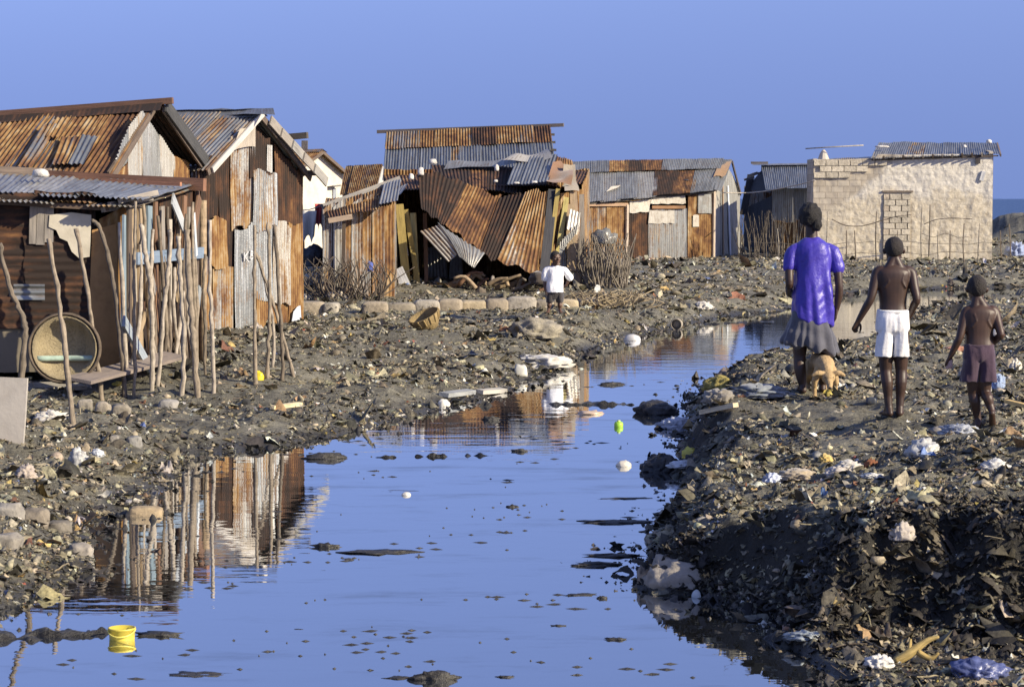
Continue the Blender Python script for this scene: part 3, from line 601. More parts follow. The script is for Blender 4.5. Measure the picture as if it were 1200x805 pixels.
def hut_b():
    G1, G2 = xy(126, 31.0), xy(222, 35.0); g = G2 - G1; rd = np.array([-g[1], g[0]]) / np.linalg.norm(g); 
    o = thing('tin_hut', (*((G1 + G2) / 2 + rd * 2), .2), 'big gabled hut with a brown rusted tin roof behind the low shack', 'hut')
    ze1, ze2, zr = zof(206, 31), zof(190, 35), zof(124, 33)
    gable_roof(o, G1, G2, rd, 6.6, ze1, ze2, zr, (.06, .20), .06,
        [(1.1, .88), (.9, .7), (.55, .5), (.6, .75), (.6, .85), (.7, .45), (.8, .55), (.9, .5), (.9, .62), (.8, .5), (.8, .6), (1, .8), (1, .6)],
        [(1, .95)] * 8, capcol=(.98, 0), drop=.42)
    mid = (G1 + G2) / 2; eL = np.array([*(G1 - (mid - G1) * .06), ze1 - .03]); rp = np.array([*mid, zr])
    # patch sheets laid over the slope
    S = plane3(eL, rp, eL + np.array([*rd, 0]) * 3)
    for q, ru in (([(80, 193), (98, 193), (116, 159), (96, 159)], .12), ([(60, 193), (80, 193), (97, 159), (72, 160)], .62), ([(52, 160), (70, 160), (84, 138), (66, 139)], .75), ([(20, 196), (36, 196), (68, 146), (50, 147)], .55)):
        pq(o, 'roof_sheet', S, q, ru, off=.03)
    GP = Plane([*G1, 2], [-rd[0], -rd[1], 0])
    for q, ru, wh in (([(126, 214), (152, 214), (150, 150), (128, 205)], .35, .0), ([(150, 214), (168, 214), (166, 130), (150, 150)], .45, .4), ([(167, 214), (190, 214), (186, 160), (167, 130)], .33, .15), ([(188, 214), (206, 214), (205, 186), (187, 158)], .42, .5), ([(204, 214), (222, 214), (222, 192), (204, 182)], .85, 0), ([(132, 214), (150, 214), (149, 190), (140, 200)], .9, 0)):
        pq(o, 'gable_sheet', GP, q, ru, wh, off=.02 if ru < .9 else .04, rows=5)
    wall_fill(o, G1, G2, .1, ze1 - .2, ze2 - .2, .9)
    B1, B2 = G1 + rd * 6.2, G2 + rd * 6.2
    wall_fill(o, G1, B1, .1, ze1, ze1, .8); wall_fill(o, G2, B2, .1, ze2, ze2, .8); wall_fill(o, B1, B2, .1, ze1, ze2, .8)
    board(o, 'barge_board', [*(mid - rd * .24), zr + .01], [*(G2 - rd * .24 + (G2 - mid) * .1), ze2 - .02], .20, .03, (.05, .05, .05), (-rd[0], -rd[1], 0))
    board(o, 'barge_board', [*(mid - rd * .02), zr - .06], [*(G1 - rd * .02), ze1 + .0], .12, .03, (.12, .085, .055), (-rd[0], -rd[1], 0))
    board(o, 'ridge_pole', [*(mid + rd * 6), zr - .36], [*(mid - rd * .34), zr + .07], .09, .09, (.13, .07, .045), (0, 0, 1))
hut_b()
def hut_c():
    G1, G2 = xy(236, 35.0), xy(352, 38.0); g = G2 - G1; rd = np.array([-g[1], g[0]]) / np.linalg.norm(g)
    o = thing('tin_hut', (*((G1 + G2) / 2 + rd * 1.5), .2), 'tall narrow hut with a patchwork front of rust red, grey and bluish tin sheets', 'hut')
    ze1, ze2, zr = zof(196, 35), zof(203, 38), zof(132, 36.4)
    gable_roof(o, G1, G2, rd, 5.2, ze1, ze2, zr, .16, .05, [(.9, .55), (.8, .5), (.7, .35), (.7, .6), (.8, .3), (.9, .5), (1, .4)], [(1, .3), (1, .6), (1, .4), (1, .6), (1, .5)], capcol=(.28, .1))
    GP = Plane([*G1, 2], [-rd[0], -rd[1], 0]); mid = (G1 + G2) / 2
    pq(o, 'wall_sheet', GP, [(234, 392), (294, 388), (294, 137), (234, 196)], .95, off=-.03); pq(o, 'wall_sheet', GP, [(293, 388), (353, 384), (353, 203), (293, 137)], .95, off=-.03)
    L = lambda x: 137 + (294 - x) * 1.03 + 1 if x < 294 else 137 + (x - 294) * 1.14 + 1
    for x0, x1, t0, t1, yb, ru, wh, off in (
        (233, 259, 0, 0, 312, .97, 0, .02), (257, 276, 0, 0, 318, .96, 0, .045), (270, 299, 0, 0, 267, .52, .15, .07), (292, 317, 0, 0, 205, .99, 0, .095), (297, 325, 201, 203, 268, .50, .0, .12),
        (322, 354, 0, 0, 386, .93, 0, .02), (313, 320, 166, 172, 202, .3, .3, .125), (247, 267, 256, 256, 312, .74, .1, .10), (250, 275, 308, 310, 389, .58, .1, .08), (235, 252, 300, 310, 391, .7, 0, .05),
        (276, 300, 266, 265, 387, .34, .0, .10), (299, 322, 266, 268, 350, .24, .0, .07), (321, 341, 262, 264, 356, .50, .5, .10), (300, 340, 345, 350, 386, .8, 0, .06), (338, 354, 264, 264, 388, .85, 0, .05)):
        pq(o, 'wall_sheet', GP, [(x0, yb), (x1, yb - 1), (x1, t1 or L(x1)), (x0, t0 or L(x0))], ru, wh, off=off, dent=.035, ragged=.07)
    pq(o, 'gable_sheet', GP, [(271, 176), (300, 172), (300, 148), (280, 152)], .3, .2, off=.16, amp=.0, mat=M['wood'], color=(.33, .29, .24))
    pq(o, 'wall_sheet', GP, [(340, 392), (354, 390), (352, 358), (344, 364)], .1, .3, off=.12, amp=.0, mat=M['paint'], color=(.48, .52, .58))
    # scrawled white letters on the bluish sheet
    mk = MB()
    for a, b in (((286, 296), (286.5, 306)), ((291, 295), (286.5, 301)), ((287, 301), (291, 307)), ((294, 294), (293.5, 304)), ((294, 294), (297, 296)), ((297, 296), (294, 298.5)), ((294, 298.5), (297.5, 301.5)), ((297.5, 301.5), (293.5, 304))):
        mk.add(board_vf(GP.hit(*a, .128), GP.hit(*b, .128), .022, .012, GP.n))
    mk.build('scrawl', M['paint'], o, (.55, .55, .55))
    z0 = .1
    B1, B2 = G1 + rd * 4.8, G2 + rd * 4.8
    wall_fill(o, G1, B1, z0, ze1, ze1, .8); wall_fill(o, G2, B2, z0, ze2, ze2, .8); wall_fill(o, B1, B2, z0, ze1, ze2, .8)
    n3 = np.array([*(-rd), 0])
    board(o, 'barge_board', np.array([*mid, zr - .02]) + n3 * .2, np.array([*G1, ze1 - .05]) + n3 * .2, .09, .03, (.42, .40, .37), GP.n)
    for k in range(5):
        t = .12 + k * .2; p = np.array([*(mid + (G2 - mid) * t), zr + (ze2 - zr) * t]) + n3 * (.22 + .03 * k); q = np.array([*(mid + (G2 - mid) * (t + .27)), zr + (ze2 - zr) * (t + .24)]) + n3 * (.22 + .03 * k)
        board(o, 'barge_board', p, q, .16, .025, random.choice([GREY, (.24, .23, .21), (.38, .36, .32)]), GP.n)
    e = np.array([*(mid + (G2 - mid) * .62), zr + (ze2 - zr) * .58 + .18]); board(o, 'beam_end', e, e + np.array([.42, -.1, .03]), .10, .10, (.07, .06, .05))
    e = np.array([*G2, ze2]); board(o, 'beam_end', e + (-.1, 0, 0), e + np.array([.3, -.1, .0]), .09, .09, (.09, .07, .06))
    sheet(o, 'ridge_cap', at(188, 134, 37.6), at(322, 133.5, 35.9), at(320, 126, 36.2), at(204, 131, 37.9), .2, .1, amp=0, dent=.06, rows=3)
hut_c()
# ---------------------------------------------------------------- J: collapsed hut in the middle
def hut_j():
    at_ = globals()['P3']; xy_ = globals()['xy']; vp_ = globals()['vplane']; z_ = globals()['zof']; SC_ = 1.07; P3 = lambda a, b, D: at_(a, b, D * SC_); at = P3; xy = lambda p, D: xy_(p, D * SC_); vplane = lambda a, A, b, B: vp_(a, A * SC_, b, B * SC_); zof = lambda p, D: z_(p, D * SC_)
    o = thing('collapsed_hut', (*xy(580, 48), .3), 'collapsed hut whose rusty tin roof sags down in front of a dark doorway', 'hut')
    T = [(490, 196), (548, 217), (588, 229), (617, 226), (642, 222)]; Bt = [(494, 247), (524, 263), (563, 297), (584, 305), (629, 321)]
    Dt = [46.8, 46.7, 46.6, 46.5, 46.5]; Db = [45.7, 45.6, 45.4, 45.4, 45.3]; spec = [(.98, 0), (.89, 0), (.97, 0), (.66, .4)]
    for k in range(4):
        ov = 2.0 if k else 0
        sheet(o, 'roof_sheet', P3(Bt[k][0] - ov, Bt[k][1], Db[k] - .03 * k), P3(*Bt[k + 1], Db[k + 1] - .03 * k), P3(*T[k + 1], Dt[k + 1] - .03 * k), P3(T[k][0] - ov, T[k][1], Dt[k] - .03 * k), *spec[k], rows=12, bow=-.05, dent=.05, ragged=.09)
    sheet(o, 'hanging_sheet', P3(525, 307, 45.2), P3(541, 294, 45.2), P3(514, 263, 45.5), P3(492, 271, 45.5), .52, .5, rows=8, bow=.06)
    sheet(o, 'hanging_sheet', P3(538, 301, 45.1), P3(556, 314, 45.1), P3(568, 297, 45.4), P3(513, 262, 45.5), .18, .2, rows=8, bow=.05)
    # what is left of the roof above
    roof_row(o, P3(512, 216, 46.8), P3(612, 228, 46.8), P3(618, 196, 48.6), P3(505, 194, 48.6), [(1, .95), (.9, .97), (1, .9), (.9, .95), (1, .98)], rows=6)
    roof_row(o, P3(594, 220, 46.7), P3(643, 216, 46.7), P3(654, 184, 48.3), P3(606, 188, 48.4), [(1, .08), (1, .15), (.9, .1)], off=.06, rows=6)
    roof_row(o, P3(640, 217, 46.7), P3(676, 226, 46.9), P3(670, 190, 48.3), P3(650, 184, 48.3), [(1, .7), (1, .8)], off=.03, rows=6)
    sheet(o, 'ridge_cap', P3(520, 198, 48.2), P3(612, 192, 48.2), P3(612, 186, 48.6), P3(525, 190, 48.6), .08, .2, amp=0, dent=.12)
    sheet(o, 'ridge_cap', P3(590, 190, 48.0), P3(648, 186, 48.0), P3(642, 177, 48.4), P3(600, 184, 48.4), .15, .7, amp=0, dent=.16)
    sheet(o, 'tarpaulin', P3(640, 214, 46.45), P3(669, 219, 46.5), P3(672, 190, 47.7), P3(650, 184, 47.6), .5, amp=0, dent=.28, rows=12, ragged=.12, mat=M['cloth'], color=(.20, .105, .05))
    sheet(o, 'tarpaulin', P3(660, 228, 46.4), P3(678, 226, 46.6), P3(674, 196, 47.5), P3(660, 196, 47.4), .5, amp=0, dent=.25, rows=10, ragged=.12, mat=M['cloth'], color=(.26, .22, .16))
    # frame
    for a, b, r, c in (((468, 240, 46.0), (478, 347, 45.6), .10, YEL), ((484, 250, 46.2), (489, 347, 45.9), .075, (.46, .36, .14)), ((476, 246, 46.1), (492, 345, 45.7), .06, YEL), ((455, 262, 46.6), (452, 345, 46.6), .05, BROWN), ((498, 250, 46.4), (500, 348, 46.2), .05, BROWN)):
        board(o, 'post', P3(*a), P3(*b), r * 1.7, r, c)
    board(o, 'plank', P3(470, 270, 45.9), P3(474, 300, 45.8), .17, .03, (.62, .58, .5)); board(o, 'plank', P3(466, 315, 45.5), P3(480, 345, 45.3), .22, .03, (.46, .48, .5))
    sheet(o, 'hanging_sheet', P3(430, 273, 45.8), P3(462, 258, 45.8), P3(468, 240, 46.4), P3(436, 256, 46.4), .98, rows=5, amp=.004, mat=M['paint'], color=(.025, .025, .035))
    sheet(o, 'hanging_sheet', P3(446, 236, 45.7), P3(470, 228, 45.7), P3(478, 216, 46.2), P3(460, 222, 46.2), .3, .4, rows=5, amp=.004, dent=.08)
    for a, b, r, c in (((648, 224, 46.6), (636, 335, 45.4), .13, (.045, .045, .05)), ((654, 222, 46.5), (640, 332, 45.6), .06, YEL), ((664, 232, 46.9), (650, 320, 46.3), .07, (.42, .36, .14)), ((672, 225, 47.0), (676, 335, 46.8), .10, (.40, .30, .20)), ((681, 228, 47.2), (683, 335, 47.0), .08, GREY), ((668, 240, 46.9), (670, 318, 46.6), .12, TAN)):
        board(o, 'post', P3(*a), P3(*b), r * 1.6, r, c)
    sheet(o, 'wall_sheet', P3(656, 310, 46.6), P3(676, 330, 46.7), P3(682, 240, 47.2), P3(652, 262, 46.8), .45, .1, rows=8, dent=.1)
    sheet(o, 'wall_sheet', P3(655, 300, 46.2), P3(674, 275, 46.4), P3(677, 262, 46.5), P3(656, 285, 46.3), .35, .2, rows=4)
    sheet(o, 'wall_sheet', P3(664, 268, 46.5), P3(676, 276, 46.5), P3(680, 250, 46.7), P3(668, 244, 46.7), .35, .5, rows=4, amp=.004)
    # the dark room behind
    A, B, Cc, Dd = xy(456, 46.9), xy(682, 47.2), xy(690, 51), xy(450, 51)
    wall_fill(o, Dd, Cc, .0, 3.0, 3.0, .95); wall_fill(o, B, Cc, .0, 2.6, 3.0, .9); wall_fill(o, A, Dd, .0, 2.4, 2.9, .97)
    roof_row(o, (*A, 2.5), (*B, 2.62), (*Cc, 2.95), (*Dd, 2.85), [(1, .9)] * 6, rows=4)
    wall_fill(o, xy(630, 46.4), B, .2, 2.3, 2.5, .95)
    sheet(o, 'panel', P3(500, 328, 49.5), P3(525, 326, 49.4), P3(522, 290, 49.6), P3(500, 290, 49.6), .05, .3)
    sheet(o, 'panel', P3(526, 327, 49.5), P3(543, 326, 49.4), P3(541, 296, 49.6), P3(528, 298, 49.6), .2, .4, amp=.003)
    # lumps of wreckage along the sill
    for k in range(20):
        x = random.uniform(505, 640); p = P3(x, random.uniform(334, 346), random.uniform(44.9, 46.2)); p[2] = max(p[2], h1(p[0], p[1]) + .05); q = p + np.array([random.uniform(-.7, .7), random.uniform(-.2, .2), random.uniform(-.05, .28)])
        tube(o, 'broken_stick', [p, (p + q) / 2 + (0, 0, random.uniform(-.05, .16)), q], [.05, .04, .025], random.choice([BROWN, GREY, (.2, .15, .09), TAN]), sub=3, sides=6)
    blob('bundle', P3(634, 333, 45.0), (.5, .4, .3), (.06, .045, .035), M['cloth'], parent=o, fold=.4, sub=3)
hut_j()
for (x, y, D, s, n) in ((507, 190, 46.9, (.26, .26, .2), 'largest white stone, at the top end of the sagging rusty sheets'), (493, 203, 46.7, (.2, .2, .3), 'white stone wedged beside the upper corner of the sagging rusty sheet'), (582, 198, 47.4, (.14, .14, .24), 'upright white stone on the dark rusty upper roof'),
                        (581, 211, 46.9, (.13, .13, .09), 'small white stone low on the dark rusty upper roof'), (605, 213, 46.6, (.2, .14, .07), 'flat white stone at the lower edge of the bluish sheets'), (626, 212, 46.5, (.2, .14, .08), 'flat white stone next to the orange brown bundle of tarpaulin'), (482, 208, 46.3, (.16, .2, .22), 'pale stone below the wedged one at the corner of the collapsed roof')):
    blob('stone', P3(x, y + 2.5, D * 1.07 - .1), tuple(v * .72 for v in s), (.58, .55, .50), M['stone'], n, 'stone', 'stones holding down tin roofs', blocky=.25, sub=2)
# ---------------------------------------------------------------- I: tall hut behind it
def hut_i():
    o = thing('tin_hut', (*xy(550, 60), .4), 'tall hut whose two tone rust and grey roof rises behind the collapsed hut', 'hut')
    r0, r1 = P3(453, 156, 61), P3(645, 149, 60); e0, e1 = P3(448, 212, 58.6), P3(652, 200, 57.6)
    m0, m1 = r0 + (e0 - r0) * .36, r1 + (e1 - r1) * .36
    roof_row(o, e0, e1, m1, m0, [(1, .12), (.9, .1), (1, .2), (.8, .08), (.7, .55), (1, .15), (1.1, .12), (.9, .3), (1, .1), (1, .22)], rows=5)
    roof_row(o, m0 - (0, 0, .03), m1 - (0, 0, .03), r1, r0, [(1, .62), (.8, .55), (.9, .85), (1, .75), (.9, .7), (1, .92), (1, .8), (.9, .65), (.9, .9)], off=.05, rows=5)
    b0, b1 = P3(453, 212, 63.4), P3(645, 200, 62.4); roof_row(o, b0, b1, r1, r0, [(1, .6)] * 8, rows=4)
    board(o, 'ridge_pole', r0 + (-.25, 0, .03), r1 + (.35, 0, .05), .09, .09, (.12, .10, .09))
    W = [xy(454, 59), xy(646, 58), xy(645, 62.3), xy(455, 63.3)]
    for k in range(4): wall_fill(o, W[k], W[(k + 1) % 4], .3, 2.85, 2.85, .6)
    apex = lambda r, a, b: mesh('gable', [(*a, 2.8), (*b, 2.8), r - (0, 0, .06), (a[0] + .02, a[1], 2.8), (b[0] + .02, b[1], 2.8), r - (-.02, 0, .06)], [(0, 1, 2), (5, 4, 3), (0, 3, 4, 1), (1, 4, 5, 2), (2, 5, 3, 0)], M['paint'], o, color=(.05, .04, .04))
    apex(r0, W[0], W[3]); apex(r1, W[1], W[2])
    for k in range(3): board(o, 'batten', P3(645, 158 + 9 * k, 59.6 - .5 * k), P3(650 + k, 158 + 9 * k, 59.6 - .5 * k), .06, .06, (.07, .06, .05))
hut_i()
# ---------------------------------------------------------------- H: brown shack with lean-to roof
def hut_h():
    o = thing('lean_to_shack', (*at(420, 233, 46.8)[:2], .3), 'tan corrugated shack with a slanting brown roof beside the collapsed hut', 'shack')
    at_ = globals()['P3']; xy_ = globals()['xy']; vp_ = globals()['vplane']; SC_ = .852; P3 = lambda a, b, D: at_(a, b, D * SC_); xy = lambda p, D: xy_(p, D * SC_); vplane = lambda a, A, b, B: vp_(a, A * SC_, b, B * SC_)
    Wp = vplane(378, 52.2, 462, 53.6)
    for k, (x0, x1, ru, wh) in enumerate([(378, 392, .45, .3), (390, 404, .35, .35), (403, 414, .62, 0), (412, 425, .5, .3), (424, 437, .58, .1), (436, 450, .6, .1), (448, 462, .7, 0)]):
        pq(o, 'wall_sheet', Wp, [(x0, 352), (x1, 352), (x1, 238 - (x1 - 378) * .2), (x0, 246 - (x0 - 378) * .2)], ru, wh, off=.02 * (k % 2), pitch=.1, amp=.018)
    roof_row(o, P3(386, 257, 51.2), P3(462, 240, 52.6), P3(466, 211, 54.8), P3(380, 241, 53.2), [(1, .9), (1, .75), (1, .85), (.9, .7)], rows=6)
    board(o, 'fascia', P3(378, 243, 53.0), P3(468, 210, 54.7), .12, .08, (.17, .16, .15)); board(o, 'fascia', P3(384, 259, 51.1), P3(412, 254, 51.5), .10, .05, (.20, .15, .11))
    sheet(o, 'roof_sheet', P3(444, 240, 52.1), P3(466, 236, 52.4), P3(470, 210, 54.4), P3(450, 216, 54.2), .35, .2, rows=4)
    a, b = xy(378, 52.2), xy(462, 53.6); c, d = xy(464, 58), xy(382, 57); wall_fill(o, a, d, .1, 2.1, 2.1, .7); wall_fill(o, d, c, .1, 2.3, 2.3, .7); wall_fill(o, b, c, .1, 2.2, 2.2, .7)
    roof_row(o, P3(380, 241, 53.2), P3(466, 211, 54.8), (*c, 2.4), (*d, 2.3), [(1, .8)] * 4, rows=4)
    board(o, 'post', P3(403, 245, 52.2), P3(402, 345, 52.2), .07, .06, DARKW); 
hut_h()
# ---------------------------------------------------------------- F, G: white house and rust roof at the back
def house_f():
    G1, G2 = xy(340, 74), xy(402, 77); g = G2 - G1; rd = np.array([-g[1], g[0]]) / np.linalg.norm(g)
    o = thing('plastered_house', (*((G1 + G2) / 2 + rd * 2), .6), 'whitewashed block house with a dark tin roof and square chimney at the back', 'house')
    ze1, ze2, zr = zof(200, 74), zof(204, 77), zof(177, 75.5); gable_roof(o, G1, G2, rd, 5, ze1, ze2, zr, .25, .12, [(1, .85), (1, .7), (1, .8), (1, .6), (1, .7)], [(1, .7)] * 5, capcol=(.6, 0))
    mid = (G1 + G2) / 2; t = .14
    def prism(name, a, b, za, zb, zm, col):
        q = np.array(rd) * t; m = (a + b) / 2; V = [(*a, .3), (*b, .3), (*b, zb), (*m, zm), (*a, za)]; V2 = [(*(a + q), .3), (*(b + q), .3), (*(b + q), zb), (*(m + q), zm), (*(a + q), za)]
        mesh(name, V + V2, [(0, 1, 2, 3, 4), (9, 8, 7, 6, 5)] + [(i, i + 5, (i + 1) % 5 + 5, (i + 1) % 5) for i in range(5)], M['plaster'], o, color=(.60, .55, .46))
    GP = Plane([*G1, 2], [-rd[0], -rd[1], 0])
    prism('gable_wall', G1, G2, ze1, ze2, zr - .02, None)
    for nm, a, b, z in (('side_wall', G2, G2 + rd * 5, ze2), ('side_wall', G1, G1 + rd * 5, ze1), ('back_wall', G1 + rd * 5, G2 + rd * 5, ze1)): board(o, nm, (*((a + b) / 2), .3), (*((a + b) / 2), z), np.linalg.norm(b - a), .12, (.7, .66, .58), (b[1] - a[1], -(b[0] - a[0]), 0), mat=M['plaster'])
    board(o, 'chimney', P3(357, 195, 76.5), P3(357, 165, 76.5), .2, .22, (.10, .09, .09), mat=M['stone'])
    f = GP.hit(391, 231, .03); board(o, 'window_hood', GP.hit(387, 219, .12), GP.hit(396, 218, .12), .05, .25, (.14, .13, .12)); board(o, 'window', GP.hit(391.5, 233, .02), GP.hit(391.5, 221, .02), .2, .05, (.25, .27, .3), GP.n)
house_f()
def hut_g():
    o = thing('tin_hut', (*xy(425, 70), .7), 'small hut showing only a rusty sloping roof beside the whitewashed house', 'hut')
    r0, r1 = P3(405, 195, 71), P3(448, 193, 70); e0, e1 = P3(398, 228, 69), P3(440, 226, 68); b1 = P3(456, 224, 72); b0 = P3(412, 224, 73)
    roof_row(o, e0, e1, r1, r0, [(1, .72), (1, .85), (1, .6), (1, .8)], rows=5); roof_row(o, b0, b1, r1, r0, [(1, .6)] * 4, rows=4)
    W = [e0[:2] + .1, e1[:2] + (-.1, .1), b1[:2] - .1, b0[:2] + (.1, -.1)]
    for k in range(4): wall_fill(o, W[k], W[(k + 1) % 4], .5, e0[2], e0[2], .55)
    q = P3(444, 222, 69.7); mesh('gable', [e1 + (0, .05, 0), b1, r1 - (0, 0, .05), e1 + (.03, .05, 0), b1 + (.03, 0, 0), r1 + (.03, 0, -.05)], [(0, 1, 2), (5, 4, 3), (0, 3, 4, 1), (1, 4, 5, 2), (2, 5, 3, 0)], M['plaster'], o, color=(.55, .52, .48))
hut_g()
# ---------------------------------------------------------------- E: long hut
def hut_e():
    at_ = globals()['P3']; xy_ = globals()['xy']; vp_ = globals()['vplane']; z_ = globals()['zof']; SC_ = 1.24; P3 = lambda a, b, D: at_(a, b, D * SC_); at = P3; xy = lambda p, D: xy_(p, D * SC_); vplane = lambda a, A, b, B: vp_(a, A * SC_, b, B * SC_); zof = lambda p, D: z_(p, D * SC_)
    o = thing('long_tin_hut', (*xy(770, 66), .5), 'long tin hut with a striped rust and grey roof and a grey gable end', 'hut')
    e0, e1, r1, r0 = P3(668, 240, 61.6), P3(836, 223, 65.5), P3(848, 187, 67.5), P3(664, 191, 64.5); m0, m1 = e0 + (r0 - e0) * .72, e1 + (r1 - e1) * .66
    roof_row(o, e0, e1, m1, m0, [(.7, .05), (.9, .05, .1), (.8, .35, .2), (.85, .25, .05), (.95, .3, .25), (1, .95), (.95, .9), (1.1, .06)], rows=6)
    roof_row(o, m0, m1, r1, r0, [(1.3, .08), (.7, .2), (1, .8), (.9, .95), (1, .9), (1, .12), (.8, .2), (.7, .1), (.5, .15)], off=.05, rows=5)
    S = plane3(e0, e1, r0)
    sheet(o, 'roof_sheet', S.hit(710, 225, .06), S.hit(725, 220, .06), S.hit(728, 217, .06), S.hit(716, 219, .06), .0, 1.0, amp=.004)
    blob('black_patch', S.hit(803, 212, .05), (.3, .25, .06), (.02, .02, .03), M['scum'], parent=o, sub=2)
    bk0, bk1 = e0 + (0.6, 6, .2), e1 + (1.3, 5.0, .2); roof_row(o, bk0, bk1, r1, r0, [(1, .5)] * 7, rows=4)
    sheet(o, 'roof_patch', P3(836, 207, 66.1), P3(850, 206, 66.6), P3(858, 188, 67.7), P3(844, 188, 67.4), .75, amp=.004, dent=.1, rows=8, ragged=.1, mat=M['cloth'], color=(.22, .13, .06))
    roof_row(o, e1 + (0, 0, .02), P3(845, 225, 66.2), P3(858, 187, 67.8), r1, [(1, .25)], rows=4)
    Fp = vplane(683, 62.2, 836, 66.0)
    for k, (x0, x1, y0, y1, ru, wh) in enumerate([(676, 712, 236, 238, .62, 0), (711, 735, 236, 238, .72, 0), (733, 762, 240, 246, .93, 0), (760, 790, 244, 246, .45, .15), (788, 810, 246, 244, .12, .15), (806, 838, 224, 222, .80, 0)]):
        pq(o, 'wall_sheet', Fp, [(x0, 304), (x1, 303), (x1, y1), (x0, y0)], ru, wh, off=.03 * (k % 2), rows=8, amp=.017, pitch=.1)
    for q, ru, wh, of in (([(738, 250), (760, 248), (762, 234), (738, 236)], .25, .8, .08), ([(762, 239), (804, 239), (803, 229), (764, 231)], .28, .7, .06), ([(818, 250), (834, 250), (834, 224), (818, 224)], .25, .1, .08), ([(812, 266), (819, 266), (819, 252), (812, 252)], .0, .8, .08), ([(760, 262), (790, 262), (790, 247), (761, 247)], .1, .6, .07)):
        pq(o, 'wall_sheet', Fp, q, ru, wh, off=of, amp=.005)
    board(o, 'rail', Fp.hit(764, 243, .10), Fp.hit(803, 243, .10), .11, .03, (.20, .11, .055), Fp.n); board(o, 'rail', Fp.hit(684, 240, .10), Fp.hit(736, 240, .10), .11, .03, (.30, .20, .13), Fp.n)
    board(o, 'eave_beam', Fp.hit(680, 238, .08) - (0, 0, .02), Fp.hit(836, 224, .08) - (0, 0, .02), .10, .10, (.05, .045, .04), Fp.n)
    for x, y in ((734, 304), (836, 303)): board(o, 'corner_post', Fp.hit(x, y, .10), Fp.hit(x + 1, 240 if x < 800 else 224, .10), .10, .08, (.40, .33, .26), Fp.n)
    Gp = vplane(835, 65.9, 866, 69.5)
    for x0, x1, y0, y1, ru, wh, of in ((835, 846, 222, 200, .15, .5, .0), (844, 852, 202, 190, .35, .2, .02), (850, 860, 192, 208, .1, .25, .0), (858, 867, 204, 226, .2, .3, .02)):
        pq(o, 'gable_sheet', Gp, [(x0, 305), (x1, 304), (x1, y1), (x0, y0)], ru, wh, off=of)
    board(o, 'board', Gp.hit(838, 304, .06), Gp.hit(838, 222, .06), .15, .03, (.62, .62, .62), Gp.n); board(o, 'board', Gp.hit(856, 300, .06), Gp.hit(853, 218, .06), .2, .03, (.55, .58, .62), Gp.n); board(o, 'board', Gp.hit(848, 304, .06), Gp.hit(847, 200, .06), .14, .03, (.30, .22, .15), Gp.n)
    board(o, 'barge_board', Gp.hit(858, 190, .1), Gp.hit(868, 228, .1), .12, .05, (.07, .06, .06), Gp.n)
    wall_fill(o, xy(683, 62.2), xy(690, 66), .0, 2.4, 2.4, .6); wall_fill(o, xy(690, 66), xy(866, 69.5), .0, 2.5, 2.5, .6)
    # stone footing
    for k in range(9):
        x = 735 + k * 15.5; p = Fp.hit(x, 308 + random.uniform(-1, 1), .18); blob('footing_stone', p - (0, 0, .06), (.48, .4, random.uniform(.22, .34)), random.choice([(.55, .43, .28), (.50, .40, .28), (.42, .38, .33)]), M['stone'], parent=o, sub=2, blocky=.3)
hut_e()
